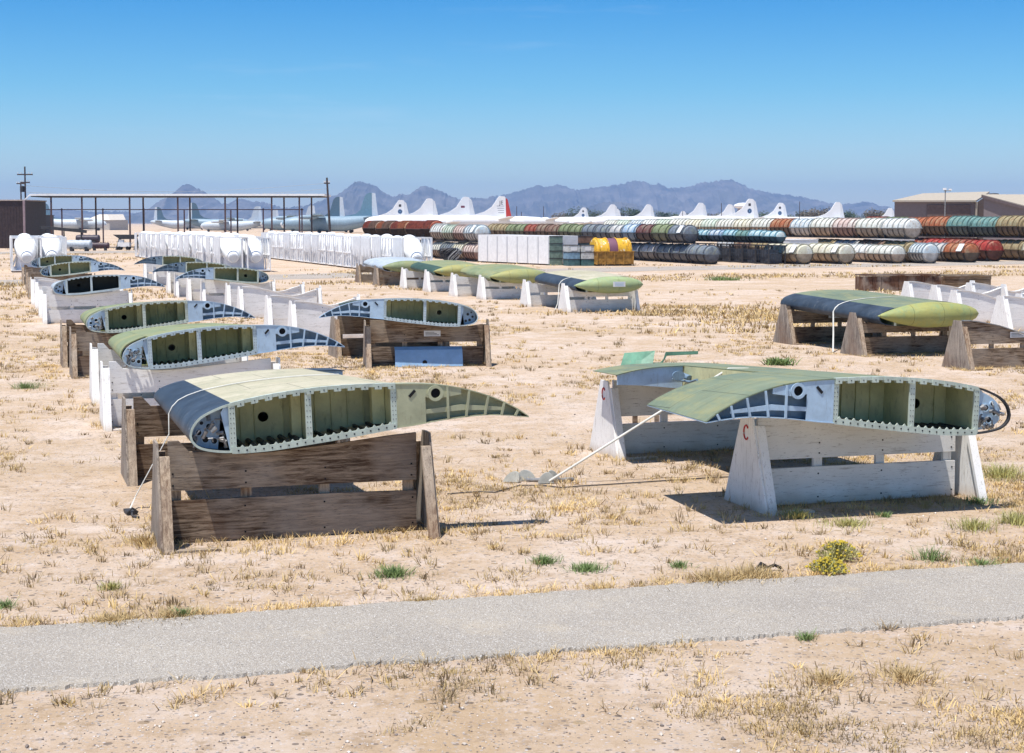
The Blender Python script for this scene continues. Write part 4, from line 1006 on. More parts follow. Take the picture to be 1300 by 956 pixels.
m.prism([(xg1, d2 - 6, 0), (xg1 + 28, d2 - 6, 0), (xg1 + 28, d2 - 6, zpx(263.5, d2 - 6)), (xg1, d2 - 6, zpx(263.5, d2 - 6))], (0, .3, 0))
m.build('wall', M_hwall, h2, 0)
m = MB(); a1_ = (xg0 - .3, d2 + .2, zpx(249, d2)); a2_ = (xg1 - .2, d2 - 6.5, zpx(263.3, d2 - 6)); a3_ = (xg1 + 28, d2 - 6.5, zpx(263.3, d2 - 6)); a4_ = (xg0 + 28, d2 + .2, zpx(249, d2))
m.prism([a1_, a2_, a3_, a4_], (0, 0, .22)); m.build('roof', M_hroof, h2, 0)
m = MB(); m.bar((xg0 - .3, d2 - .1, zpx(249.6, d2)), (xg1 - .25, d2 - 6.6, zpx(264.2, d2 - 6)), .2, .35); m.build('gable_trim', paint((.12, .09, .09), .6), h2, 0)
m = MB(); m.lathe([(0, zpx(248, 225)), (.9, zpx(248, 225)), (.6, zpx(245.5, 225)), (0, zpx(245, 225))], (XD(1265, 225), 227, 0), 'z', 12); m.build('roof_vent', M_dark, h2)
mast = thing('mast', 'thin mast with small floodlights in front of the long hangar', 'mast', (XD(1198, 210), 210, 0), 0)
m = MB(); m.tube([(0, 0, 0), (0, 0, zpx(240, 210))], .07, 6); m.box(-.2, .7, -.04, .04, zpx(243, 210), zpx(242, 210)); m.build('pole', M_metal, mast)
m = MB(); m.box(-.3, .1, -.15, .1, zpx(241.5, 210), zpx(239, 210)); m.box(.45, .8, -.15, .1, zpx(242, 210), zpx(240, 210)); m.build('floodlight', M_white, mast)
tn = thing('tent_shed', 'small white gabled shed far behind the open frame at left', 'building', (XD(112, 700), 700, 0), math.radians(-20))
m = MB(); m.prism([(0, 0, 0), (11, 0, 0), (11, 0, 4.2), (0, 0, 4.2)], (0, 14, 0)); m.build('wall', paint((.5, .47, .43), .6), tn, 0)
m = MB(); m.prism([(-.4, -.4, 4.2), (11.4, -.4, 4.2), (8, 3, 6.6), (4, 3, 6.6)], (0, 12, .1)); m.build('roof', paint((.66, .6, .52), .6), tn, 0)

# ------------------------------------------------------------------ junk by the shed
def junk(name, lab, cat, loc, build, rz=ANG):
    rt = thing(name, lab, cat, loc, rz); build(rt); return rt
def cyl_on_blocks(col, ln, r):
    def f(rt):
        m = MB(); m.lathe([(0, 0), (r * .9, 0), (r, .1)] + [(r + (.04 if i % 2 else 0), .1 + (ln - .2) * i / 9) for i in range(10)] + [(r * .9, ln), (0, ln)], (0, 0, r + .25), 'x', 16); m.build('body', paint(col, .5, .15), rt)
        m = MB(); m.box(ln * .15, ln * .25, -r, r, 0, .45); m.box(ln * .75, ln * .85, -r, r, 0, .45); m.build('cradle', M_dark, rt, 0)
    return f
junk('metal_cylinder', 'long pale grey ribbed cylinder lying behind the white nacelle racks', 'cylinder', at_xd(86, 176) , cyl_on_blocks((.48, .52, .56), 2.6, .46), 0)
junk('metal_cylinder', 'low dark red-brown cylinder right of the pale grey cylinder', 'cylinder', at_xd(116, 180), cyl_on_blocks((.06, .035, .045), 2.0, .30), 0)
junk('metal_cylinder', 'dark engine-like cylinder raised on blocks below the open shed', 'cylinder', at_xd(98, 193) + Vector((0, 0, .5)), cyl_on_blocks((.05, .04, .06), 2.7, .42), 0)
junk('metal_cylinder', 'small pale cylinder beside the small dark block building', 'cylinder', at_xd(62, 190), cyl_on_blocks((.42, .42, .45), 1.6, .40), 0)
def beam(rt):
    m = MB(); m.bar((0, 0, 2.5), (5.2, 0, 2.0), .4, .35); m.build('beam', M_dark, rt, 0)
    m = MB()
    for x in (.5, 2.6, 4.6): m.bar((x, -.4, 0), (x, 0, 2.2), .1, .1); m.bar((x, .4, 0), (x, 0, 2.2), .1, .1)
    m.build('trestle_leg', M_dark, rt, 0)
junk('steel_beam', 'dark sloping steel beam on legs beside the block building', 'beam', at_xd(54, 192), beam, 0)
def trest(rt):
    m = MB(); m.prism([(0, 0, 1.7), (3, 0, 1.7), (2.2, 0, 1.2), (.8, 0, 1.2)], (0, 1, 0)); m.build('top_frame', M_dark, rt, 0)
    for x in (.4, 2.4): m = MB(); m.bar((x, .1, 0), (x + .3, .5, 1.25), .22, .22); m.bar((x, .9, 0), (x + .3, .5, 1.25), .22, .22); m.build('leg', M_dark, rt, 0)
junk('steel_trestle', 'black steel engine trestle below the middle of the open shed', 'trestle', at_xd(144, 184), trest, 0)
def cart(rt):
    m = MB(); m.box(0, 1.3, 0, .8, .35, .85); m.box(.1, .6, .1, .7, .85, 1.15); m.bar((1.3, .4, .5), (1.7, .4, .9), .05, .05); m.build('body', M_white, rt, 0)
    for x in (.2, 1.1):
        for y in (-.04, .84): m = MB(); m.lathe([(0, -.05), (.2, -.05), (.2, .05), (0, .05)], (x, y, .2), 'y', 12); m.build('wheel', M_black, rt)
junk('ground_cart', 'small white wheeled cart parked on the grey lane at left', 'cart', at_xd(150, 184), cart, 0)

# ------------------------------------------------------------------ aircraft
def patrol(fin_col='white', red=False):
    'four-engined patrol aircraft: nose towards -x, tail at x=0'
    rt = thing('patrol_aircraft', 'x', 'aircraft', (0, 0, 0), ANG, 'white aircraft parked in rows')
    m = MB(); m.lathe([(0, -30), (.7, -29.6), (1.25, -28.5), (1.65, -26), (1.73, -22), (1.73, -10), (1.5, -5), (.9, 0), (.4, 3), (.15, 5.2), (0, 5.3)], (0, 0, 3.35), 'x', 20); m.build('fuselage', M_white, rt)
    FN = MB(); FN.prism([(-13, -.14, 4.7), (-8.6, -.14, 5.25), (-5.9, -.14, 6.1), (-3.9, -.14, 7.4), (-2.6, -.14, 9.3), (-2.0, -.14, 10.1), (-1.5, -.14, 10.3), (-.4, -.14, 10.2), (-.1, -.14, 9.9), (.1, -.14, 4.0), (-1, -.14, 4.2)], (0, .28, 0)); FN.build('tail_fin', paint((.88, .89, .90), .5, .03), rt, 0)
    m = MB(); m.prism([(.12, -.11, 4.1), (.0, -.11, 9.8), (.55, -.11, 9.3), (1.75, -.11, 4.2)], (0, .22, 0)); m.build('rudder', M_red if red else paint((.76, .79, .82), .5, .05), rt, 0)
    for s_ in (-1, 1):
        m = MB(); m.prism([(-2.6, s_ * .5, 3.9), (-.9, s_ * 6.3, 4.6), (.6, s_ * 6.3, 4.6), (.9, s_ * .5, 3.9)], (0, 0, .2)); m.build('tailplane', M_white, rt, 0)
        m = MB(); m.prism([(-20.5, s_ * 1.5, 2.2), (-19, s_ * 14.6, 3.3), (-16.6, s_ * 14.6, 3.3), (-15, s_ * 1.5, 2.2)], (0, 0, .35)); m.build('wing', M_white, rt, 0)
        for y in (4.6, 9.6): m = MB(); m.lathe([(0, -23), (.4, -22.9), (.55, -22), (.55, -19), (.3, -17), (0, -16.8)], (0, s_ * y, 2.9 + y * .04), 'x', 12); m.build('engine', M_white, rt)
    for x, y in ((-25, 0), (-18, -4.6), (-18, 4.6)):
        m = MB(); m.lathe([(0, -.18), (.5, -.18), (.5, .18), (0, .18)], (x, y, .5), 'y', 14); m.box(x - .1, x + .1, y - .1, y + .1, .5, 2.4); m.build('landing_gear', M_dark, rt)
    if red:
        me = text_mesh('JE', 1.5, M_dark); q = bpy.data.objects.new('tail_letters', me); C.objects.link(q); q.parent = rt; q.rotation_euler = (PI / 2, 0, 0); q.location = (-1.3, -.15, 8.0)
        m = MB()
        for k in range(4): m.box(-2.6 + .15 * k, -.5, -.149, -.142, 7.5 - k * .6, 7.66 - k * .6)
        m.build('tail_markings', paint((.35, .36, .4), .6), rt, 0)
    index_kids(rt); rt['used'] = 0; return rt
pa, pr_ = patrol(), patrol(red=True)
def emblem(root, kind):
    if kind == 'flag':
        m = MB(); m.box(-2.6, -1.5, -.150, -.142, 7.2, 7.8); m.build('tail_flag', paint((.22, .06, .09), .6), root, 0)
    else:
        m = MB(); m.lathe([(0, -.150), (.75, -.150), (.75, -.142), (0, -.142)], (-1.5, 0, 6.6), 'y', 14); m.mi = 1; m.lathe([(.35, -.158), (.55, -.158), (.55, -.151), (.35, -.151), (.35, -.158)], (-1.5, 0, 6.6), 'y', 14); m.box(-1.9, -1.1, -.150, -.142, 8.1, 8.9); m.build('tail_emblem', [paint((.10, .22, .42), .6), M_dark], root, 0)
PL_ = [(510, 254, 'emblem', 'patch'), (546, 252, None, ''), (592, 250, 'flag', ''), (741, 263.5, 'emblem', ''), (777.5, 259.5, None, ''), (823, 259.5, None, ''), (889, 257.5, None, ''), (926, 259.5, None, ''), (952, 252.5, 'emblem', ''), (990, 257.5, 'emblem', ''), (1062, 256.5, None, ''), (1128, 264, None, '')]
names = ['leftmost white tail, with a dark patch, before the mountains', 'plain white tail between the patched tail and the flagged tail', 'white tail with a small dark flag, left of the red rudder', 'small white tail with round emblem, first right of the red rudder',
         'plain white tail, second right of the red rudder', 'plain white tail just left of the tree gap', 'plain white tail with a smaller fin at its left', 'plain white tail left of the water tower', 'tallest white tail with blue round emblem by the water tower',
         'white tail with dark emblem right of the water tower', 'lone plain white tail among the trees, left of the hangars', 'small white tail beside the long hangar']
dd = {741: 790, 777.5: 640, 823: 690, 889: 600, 926: 655, 952: 505, 990: 570, 1062: 575, 1128: 640}
for (x, yp, mk, _), nm in zip(PL_, names):
    d = dd.get(x, 7.3 * F / (HZ - yp)); zt = zpx(yp, d); k = zt / 10.3
    q = place(pa, (XD(x, d) + 1.0, d, 0), ANG, 'white aircraft, ' + nm if len(nm.split()) < 14 else nm)
    if not pa.get('first'): pa['first'] = 1
    q.scale = (k, k, k)
    if mk: emblem(q, mk)
q = place(pr_, (XD(642, 452), 452, 0), ANG, 'white aircraft with a bright red rudder and lettered tail')
q = place(pa, (XD(785, 760), 760, 0), ANG, 'white aircraft mostly hidden, its fin peeping right of a plain tail'); q.scale = (.92, .92, .92)
q = place(pa, (XD(869, 760), 760, 0), ANG, 'white aircraft with a small fin, just left of a taller plain tail'); q.scale = (.82, .82, .82)
for i, (x, d) in enumerate(((700, 520), (795, 585), (860, 545))):
    q = place(pa, (XD(x, d), d, 0), ANG, 'x')
    # aircraft whose fins were taken off: only fuselage and wings show above the containers
    for ch in [c for c in bpy.data.objects if c.parent == q and c.name.split('.')[0] in ('tail_fin', 'rudder')]: bpy.data.objects.remove(ch)
    q['label'] = 'white finless aircraft fuselage, %s from the left above the coloured containers' % ORD[i]; q.name = 'finless_aircraft'
def transport(label, x, d, yp, flip, col, fincol, k=None):
    rt = thing('transport_aircraft', label, 'aircraft', (XD(x, d), d, 0), (0 if not flip else PI) + math.radians(8), 'grey-blue transport aircraft')
    zt = zpx(yp, d); k = zt / 11.7; rt.scale = (k, k, k)
    mc = paint(col, .45, .1, (.2, .22, .25), .2); mf = paint(fincol, .5, .1)
    m = MB(); m.lathe([(0, -26.5), (.9, -26.2), (1.6, -25), (2.1, -22.5), (2.16, -18), (2.16, -8)], (0, 0, 2.75), 'x', 20)
    m.lathe([(2.16, -8), (1.9, -5), (1.4, -1), (.7, 2.5), (0, 3.4)], (0, 0, 2.75), 'x', 20)
    for i, v in enumerate(m.v):
        if v.x > -8: v.z += (v.x + 8) * .13
    m.build('fuselage', mc, rt)
    m = MB(); m.lathe([(0, -26.6), (.7, -26.35), (1.2, -25.7), (1.25, -25.4), (0, -25.4)], (0, 0, 2.6), 'x', 16); m.build('nose_cone', M_white, rt)
    m = MB(); m.prism([(-8.5, -.15, 4.9), (-5.0, -.15, 5.6), (-3.6, -.15, 6.8), (-2.4, -.15, 10.6), (-1.9, -.15, 11.3), (-1.1, -.15, 11.7), (-.3, -.15, 11.7), (-.3, -.15, 4.4)], (0, .3, 0)); m.build('tail_fin', mf, rt, 0)
    m = MB(); m.prism([(-.28, -.12, 4.4), (-.28, -.12, 11.7), (.7, -.12, 11.6), (1.5, -.12, 4.6)], (0, .24, 0)); m.build('rudder', paint((.62, .68, .74), .5, .05), rt, 0)
    for s_ in (-1, 1):
        m = MB(); m.prism([(-3, s_ * .6, 4.4), (-1.6, s_ * 7.5, 4.7), (.2, s_ * 7.5, 4.7), (.8, s_ * .6, 4.4)], (0, 0, .22)); m.build('tailplane', mc, rt, 0)
        m = MB(); m.prism([(-18.5, s_ * 1.2, 4.75), (-17.6, s_ * 19, 5.2), (-15.4, s_ * 19, 5.2), (-13.8, s_ * 1.2, 4.75)], (0, 0, .4)); m.build('wing', mc, rt, 0)
        for y in (5, 10): m = MB(); m.lathe([(0, -21.5), (.4, -21.4), (.6, -20.5), (.6, -17), (0, -15.8)], (0, s_ * y, 4.6), 'x', 12); m.build('engine', M_white if y == 5 else mc, rt)
    for x_ in (-23, -15.5): m = MB(); m.lathe([(0, -1.6), (.55, -1.6), (.55, 1.6), (0, 1.6)], (x_, 0, .55), 'y', 14); m.build('landing_gear', M_dark, rt)
gb = (.26, .36, .44); gd = (.10, .17, .23); lg = (.52, .58, .64)
transport('large grey-blue transport with a dark exhaust stain, nearest the red containers', 474, 480, 245, False, gb, (.16, .29, .38))
transport('grey-blue transport with dark fin, right of the leaning pole', 433, 560, 250, False, gb, gd)
transport('pale transport whose tail shows just left of the leaning pole', 398, 690, 261, False, lg, lg)
transport('pale transport whose small tail shows inside the open shed', 352, 770, 266, False, lg, lg)
transport('transport with dark teal fin facing right, seen through the shed', 244, 620, 257.5, True, gb, gd)
transport('transport with slim dark fin, left of the dark teal fin', 200, 720, 263, True, lg, gd)
transport('transport with blue fin at the far left beside the block building', 56, 640, 258, True, lg, (.13, .22, .30))
transport('low pale grey transport filling the middle of the open shed', 330, 560, 262, False, lg, lg)

# water tower
wt = thing('water_tower', 'white mushroom water tower behind the tallest white tail', 'water tower', (XD(943, 1150), 1150, 0), 0)
m = MB(); z1, z0_ = zpx(257.5, 1150), zpx(263, 1150); m.lathe([(0, z0_ - 1.6), (3, z0_ - 1.4), (6.6, z0_), (6.8, z0_ + .9), (6.2, z1 - 1.2), (3, z1 - .2), (0, z1)], (0, 0, 0), 'z', 20); m.build('tank', M_white, wt)
m = MB(); m.tube([(0, 0, 0), (0, 0, z0_ - 1.4)], 4.2, 12); m.build('stem', paint((.4, .28, .24), .6), wt)

# ------------------------------------------------------------------ mountains
def mountain_mat():
    m, nt, b = new_mat('desert_rock'); tc = nd(nt, 'ShaderNodeTexCoord'); co = tc.outputs['Object']
    n = noise(nt, co, .004, 8, .7, (1, 1, 2)); n2 = noise(nt, co, .0015, 4, .6)
    c = mixc(nt, ramp(nt, n, .35, .65), (.05, .055, .065), (.20, .185, .18)); c = mixc(nt, ramp(nt, n2, .5, .65, 0, .5), c, (.10, .10, .08))
    nt.links.new(c, b.inputs['Base Color']); b.inputs['Roughness'].default_value = 1; return m
MM = mountain_mat()
def mount(pts, d, depth, seed):
    rr = random.Random(seed); P = []
    for (x0, y0), (x1, y1) in zip(pts[:-1], pts[1:]):
        n = max(2, int((x1 - x0) / 1.6))
        for i in range(n):
            t = i / n; P.append((x0 + (x1 - x0) * t, y0 + (y1 - y0) * t - (rr.uniform(-1, 1) * 1.25 if i else 0)))
    P.append(pts[-1]); nc_ = len(P); rows = 30; vs = []
    from mathutils import noise as mn
    for j in range(rows + 1):
        t = j / rows                        # 0 foot on our side, .6 the crest, 1 foot behind
        for (x, y) in P:
            h = max(0, (HZ - y)) / F * d + 3
            k = (t / .6) if t <= .6 else (1 - (t - .6) / .4)
            X = XD(x, d); Y = d + depth * (t - .6)
            r_ = mn.fractal(Vector((X * .0016 + seed, Y * .0016, seed * 3.1)), .9, 2.1, 5)
            ridge = 1 - abs(mn.fractal(Vector((X * .0028 + seed, Y * .0007, 5.5)), .8, 2.0, 4))
            edge = min(1, k * 1.15)
            z = h * (k ** 1.15) * (1 if t == .6 else (1 - .42 * (1 - k) * ridge * 1.6 + .20 * r_ * (1 - abs(2 * k - 1)) )) 
            gul = abs(mn.fractal(Vector((X * .0045 + seed * 2, Y * .0012, 9.1)), .7, 2.2, 5)); z -= h * .55 * (gul - .2) * 4 * k * (1 - k)
            if abs(t - .6) < .02: z = h
            vs.append((X, Y, max(-2, z) if 0 < j < rows else -3))
    fs = [(j * nc_ + i, j * nc_ + i + 1, (j + 1) * nc_ + i + 1, (j + 1) * nc_ + i) for j in range(rows) for i in range(nc_ - 1)]
    m = MB(); m.add(vs, fs); return m.build('mountain', MM, None, 60)
ridge_a = [(170, 281), (195, 270), (205, 262), (222, 248), (232, 237), (240, 234), (250, 239), (262, 244), (272, 251), (283, 259), (293, 259), (300, 254), (310, 253), (320, 256), (330, 256), (345, 259), (360, 264), (385, 262), (400, 258), (414, 252), (428, 248), (440, 240), (450, 232), (458, 230), (470, 233), (482, 240), (492, 247), (500, 250), (508, 246), (520, 247), (530, 240), (540, 236), (550, 239), (560, 243), (575, 250), (590, 255), (600, 251), (615, 252), (628, 249)]
ridge_b = [(560, 262), (600, 256), (625, 250), (645, 247), (660, 242), (672, 239), (684, 235), (695, 238), (705, 235), (715, 236), (725, 240), (735, 242), (748, 239), (765, 237), (785, 235), (797, 231), (806, 229), (818, 231), (828, 235), (836, 233), (845, 238), (860, 239), (875, 237), (890, 232), (905, 231), (918, 229), (928, 228), (938, 233), (952, 240), (970, 244), (990, 247), (1010, 249), (1030, 253), (1050, 258), (1065, 260), (1078, 259), (1090, 257), (1100, 256), (1110, 260), (1125, 266), (1140, 272), (1160, 277), (1200, 281)]
ridge_c = [(20, 281), (60, 268), (90, 266), (120, 270), (150, 268), (185, 272), (220, 276), (260, 274), (300, 272), (340, 273), (380, 276), (420, 280)]
for r_, d, dp, sd_ in ((ridge_b, 10500, 3600, 1), (ridge_a, 8800, 2600, 2), (ridge_c, 9800, 1500, 3)):
    tag(mount(r_, d, dp, sd_), kind='structure')
# low dark foothill in front of the right range
tag(mount([(690, 280), (720, 272), (745, 264), (765, 257), (785, 256), (805, 259), (830, 266), (860, 273), (900, 281)], 7400, 1200, 4), kind='structure')

# ------------------------------------------------------------------ trees
def leaf_mat(c, name='foliage'):
    key = ('leaf', c)
    if key in _M: return _M[key]
    m, nt, b = new_mat(name); co = coords(nt, False); n = noise(nt, co, .8, 3, .6)
    cc = mixc(nt, ramp(nt, n, .35, .65), tuple(x * .65 for x in c), tuple(x * 1.35 for x in c)); nt.links.new(cc, b.inputs['Base Color']); b.inputs['Roughness'].default_value = .8; _M[key] = m; return m
def tree_proto(seed, c, wd, ht):
    rr = random.Random(seed); rt = thing('tree', 'x', 'tree', (0, 0, 0), 0, 'dark trees behind the white tails')
    m = MB(); m.tube([(0, 0, 0), (.1, 0, ht * .3), (.2, .1, ht * .6)], .28, 6, .12)
    for i in range(5): a = rr.uniform(0, 6.28); m.tube([(.1, 0, ht * .3), (math.cos(a) * wd * .3, math.sin(a) * wd * .3, ht * rr.uniform(.5, .8))], .12, 5, .04)
    m.build('trunk', paint((.12, .085, .06), .9), rt)
    m = MB()
    lumps = [(rr.uniform(-.36, .36) * wd, rr.uniform(-.3, .3) * wd, ht * rr.uniform(.35, .82), rr.uniform(.14, .26) * wd) for _ in range(11)]
    for (lx, ly, lz, lr) in lumps:
        for _ in range(95):
            d_ = Vector((rr.gauss(0, 1), rr.gauss(0, 1), rr.gauss(0, .8))).normalized() * lr * rr.uniform(.6, 1.05); p = Vector((lx, ly, lz)) + d_
            a = Vector((rr.uniform(-1, 1), rr.uniform(-1, 1), rr.uniform(-.6, .6))).normalized() * rr.uniform(.18, .38); b_ = a.cross(Vector((rr.uniform(-1, 1), rr.uniform(-1, 1), 1))).normalized() * rr.uniform(.12, .28)
            m.add([p - a, p + b_, p + a, p - b_], [(0, 1, 2, 3)])
    m.build('crown', leaf_mat(c), rt, 0); index_kids(rt); rt['used'] = 0; return rt
TP = [tree_proto(1, (.055, .085, .035), 10, 9), tree_proto(2, (.07, .10, .035), 8, 7.5), tree_proto(3, (.14, .115, .075), 9, 7), tree_proto(4, (.045, .075, .04), 7, 9.5)]
tx = [(712, 271, 2), (722, 273, 2), (733, 264, 0), (748, 267, 1), (760, 268, 0), (769, 270, 1), (797, 264, 0), (806, 265, 3), (815, 269, 1), (832, 269, 0), (842, 268, 3), (852, 270, 0), (862, 272, 1), (872, 271, 0), (905, 272, 2), (912, 271, 1), (935, 270, 0), (966, 270, 0), (974, 268, 1), (1000, 273, 1), (1022, 268, 1), (1030, 267, 2), (1042, 266, 2), (1050, 266, 2), (1072, 268, 0), (1080, 270, 1), (1100, 270, 3), (1106, 268, 2), (1114, 267, 2), (1121, 270, 1), (640, 277, 1), (675, 277, 2), (690, 276, 0), (1090, 274, 0), (955, 274, 3), (1010, 275, 0), (885, 275, 1)]
tk = ['dark green rounded', 'mid green bushy', 'brownish thin', 'dark narrow']
for i, (x, y, t) in enumerate(sorted(tx)):
    d = 880 + (i * 37) % 90; zt = zpx(y, d); hts = (9, 7.5, 7, 9.5)[t]; k = zt / (hts * .97)
    q = place(TP[t], (XD(x, d), d, 0), i * 1.3, '%s far tree, %s from the left along the tree line' % (tk[t], ORD[i] if i < 22 else 'thirtieth' if i == 29 else ['twenty-third', 'twenty-fourth', 'twenty-fifth', 'twenty-sixth', 'twenty-seventh', 'twenty-eighth', 'twenty-ninth', 'thirtieth', 'thirty-first', 'thirty-second', 'thirty-third', 'thirty-fourth', 'thirty-fifth', 'thirty-sixth', 'thirty-seventh'][i - 22])); q.scale = (k * 1.15, k * 1.15, k)

# ------------------------------------------------------------------ straps, loose panel, anchors
def strap(lab, pts, wd=.05, mat=None, th=.006, name='tie_down_strap', grp='tie-down straps'):
    'flat webbing following points; the width lies across the run, roughly level'
    P = [Vector(p) for p in pts]; m = MB()
    L_ = []; 
    for i, p in enumerate(P):
        d = (P[min(i + 1, len(P) - 1)] - P[max(i - 1, 0)]).normalized(); x = Vector((-.31, .95, 0)) - d * d.dot(Vector((-.31, .95, 0)))
        if x.length < .2: x = d.cross(Vector((0, 0, 1)))
        x.normalize(); nn = d.cross(x).normalized(); L_.append([p - x * wd / 2 - nn * th / 2, p + x * wd / 2 - nn * th / 2, p + x * wd / 2 + nn * th / 2, p - x * wd / 2 + nn * th / 2])
    vs = [v for q in L_ for v in q]; fs = []
    for i in range(len(P) - 1):
        for j in range(4): fs.append((i * 4 + j, i * 4 + (j + 1) % 4, i * 4 + 4 + (j + 1) % 4, i * 4 + 4 + j))
    fs += [(0, 1, 2, 3), (len(vs) - 1, len(vs) - 2, len(vs) - 3, len(vs) - 4)]
    m.add(vs, fs); o = m.build(name, mat or M_strap); return tag(o, lab, 'strap', grp)
def wpt(o, rz, u, y, which, z0, tilt=0, mirror=False, dz=.012, tipped=False):
    'world point on the skin of a wing placed at o'
    kz = (1 - .088 * y) if not tipped else .86; kx_ = (1 - .022 * y) if not tipped else 1
    if tipped: z0 -= .13 * (1 - y / 5.0)
    z = (up(u) if which == 'u' else lo(u)) * kz; u = .6 + (u - .6) * kx_; ca, sa = math.cos(tilt), math.sin(tilt); x_, z_ = u * ca - z * sa, u * sa + z * ca
    if mirror: x_ = 2.62 - x_
    q = off(o, x_, y, rz); return Vector((q.x, q.y, z_ + z0 + (dz if which == 'u' else -dz)))
w1 = off(L[1][0], .31, .36); T1 = math.radians(2.2)
pts = [wpt(w1, ANG, u, 2.1, 'u', .84, T1) for u in (1.9, 1.7, 1.5, 1.3, 1.1, .9, .7, .5, .35, .2, .1, .03)] + [wpt(w1, ANG, .0, 2.1, 'u', .84, T1) + Vector((-.012, 0, 0))]
pts += [Vector((pts[-1].x + .02, pts[-1].y - .1, .80)), Vector((G(166, 645).x + .05, G(166, 645).y, .12)), G(164, 648, .02)]
strap('thin pale strap over the blue-black leading edge of the nearest wing', pts, .035)
bk = thing('ratchet_buckle', 'small black ratchet buckle lying on the sand left of the nearest trestle', 'buckle', G(165, 652), .4)
m = MB(); m.box(-.05, .06, -.1, .1, .01, .04); m.tube([(-.05, -.12, .03), (.0, -.14, .08), (.06, -.12, .03)], .012, 6); m.build('frame', M_dark, bk); m = MB(); m.tube([(.0, -.12, .03), (-.02, -.25, .02), (.03, -.34, .015)], .012, 6); m.build('hook', M_dark, bk)
# white strap from the dull green wing to the screw anchors
wr = off(R1, -.06, -.42); T3 = math.radians(1.8)
e_ = G(697, 611, .03); top_ = wpt(wr, ANG, 1.7, 2.9, 'u', .80, T3, True); edge_ = wpt(wr, ANG, 1.97, 2.9, 'u', .80, T3, True)
m = MB(); m.tube([top_, edge_ + Vector((0, 0, .01)), e_], .014, 8); tag(m.build('tie_down_strap', M_strap), 'taut white strap from the dull green wing down to the ground anchors', 'strap', 'tie-down straps')
for i, (x, y, lab) in enumerate(((659, 612, 'bent grey metal ground anchor with twin fins, lying alone'), (699, 613, 'metal ground anchor with leaves where the white strap ends'))):
    an = thing('ground_anchor', lab, 'anchor', G(x, y), .5 * i)
    for s_ in (-1, 1):
        m = MB(); q_ = Vector((.10 * s_, .06 * s_, 0)); ax = Vector((math.cos(.6 * s_), math.sin(.6 * s_) * .4, 0)); tl_ = Vector((-.35 * s_, .25, 1)).normalized()
        m.prism([q_ + ax * (.11 * math.cos(a)) + tl_ * (.13 * math.sin(a) + .01) for a in [PI * k_ / 10 for k_ in range(11)]], (.015, .03, 0)); m.build('fin', paint((.46, .45, .40), .5, .2, (.2, .15, .1), .4, .2), an)
    m = MB(); m.tube([(.08, 0, .03), (.16, .02, .02), (.24, -.02, .03), (.30, 0, .02)], .022, 7); m.build('shackle', M_metal, an)
m = MB(); g0 = [G(x, y, .012) for x, y in ((568, 627), (590, 625), (610, 624), (628, 625), (645, 620), (660, 616), (690, 616), (712, 619), (735, 617), (770, 615), (815, 612), (860, 609), (905, 606), (935, 605))]
m.tube(g0, .007, 5); tag(m.build('ground_cable', M_dark), 'thin dark cable half buried in the sand between the two front wings', 'cable')
wn = off(tipgroup[0][0][0], .30, .12)
pts = [wpt(wn, ANG, u, 1.6, 'u', .80, tipped=True) for u in (.8, .6, .4, .25, .12, .04)] + [wpt(wn, ANG, 0, 1.6, 'u', .8, tipped=True) + Vector((-.02, 0, 0))]; pts += [Vector((pts[-1].x - .05, pts[-1].y - .15, .25)), Vector((pts[-1].x - .15, pts[-1].y - .3, .02))]
strap('pale rope strap over the leading edge of the cream green-tipped wing', pts, .07)
wq = off(G(1096, 453), .30, -.15)
pts = [wpt(wq, ANG, u, 2.1, 'u', .82, tipped=True) for u in (1.9, 1.5, 1.1, .8, .6, .4, .25, .12, .04)] + [wpt(wq, ANG, 0, 2.1, 'u', .82, tipped=True) + Vector((-.015, 0, 0))]; pts += [Vector((pts[-1].x - .05, pts[-1].y - .3, .4)), Vector((pts[-1].x - .15, pts[-1].y - .8, .02))]
strap('pale strap over the blue-black edge of the lime-tipped wing', pts, .05)
# small aero placard on the cream wing's green tip
tg = off(wn, 1.45, -.30)
# loose blue panel under the middle wing
bp = thing('loose_panel', 'light blue curved metal panel leaning under the middle olive wing', 'panel', off(M1[0], .62, .22, A1), A1)
m = MB(); prof = [(0, .0), (.06, .22), (.12, .34), (.24, .40)]
vs = []
for x in (0, 1.42):
    for (y, z) in prof: vs.append((x, y, z + .01))
k = len(prof); th = Vector((0, .012, -.008)); vs2 = [tuple(Vector(v) + th) for v in vs]
m.add(vs + vs2, [(i, i + 1, k + i + 1, k + i) for i in range(k - 1)] + [(2 * k + i + 1, 2 * k + i, 3 * k + i, 3 * k + i + 1) for i in range(k - 1)] + [(k - 1, 3 * k - 1, 4 * k - 1, 2 * k - 1), (0, k, 3 * k, 2 * k)] + [(i, 2 * k + i, 2 * k + i + 1, i + 1) for i in range(k - 1)] + [(k + i + 1, 3 * k + i + 1, 3 * k + i, k + i) for i in range(k - 1)])
m.build('panel', paint((.28, .45, .66), .45, .1, (.4, .42, .44), .3), bp)
m = MB(); m.lathe([(0, -.006), (.05, -.006), (.05, .0), (0, 0)], (.62, .022, .09), 'y', 14); m.build('hole', M_black, bp)
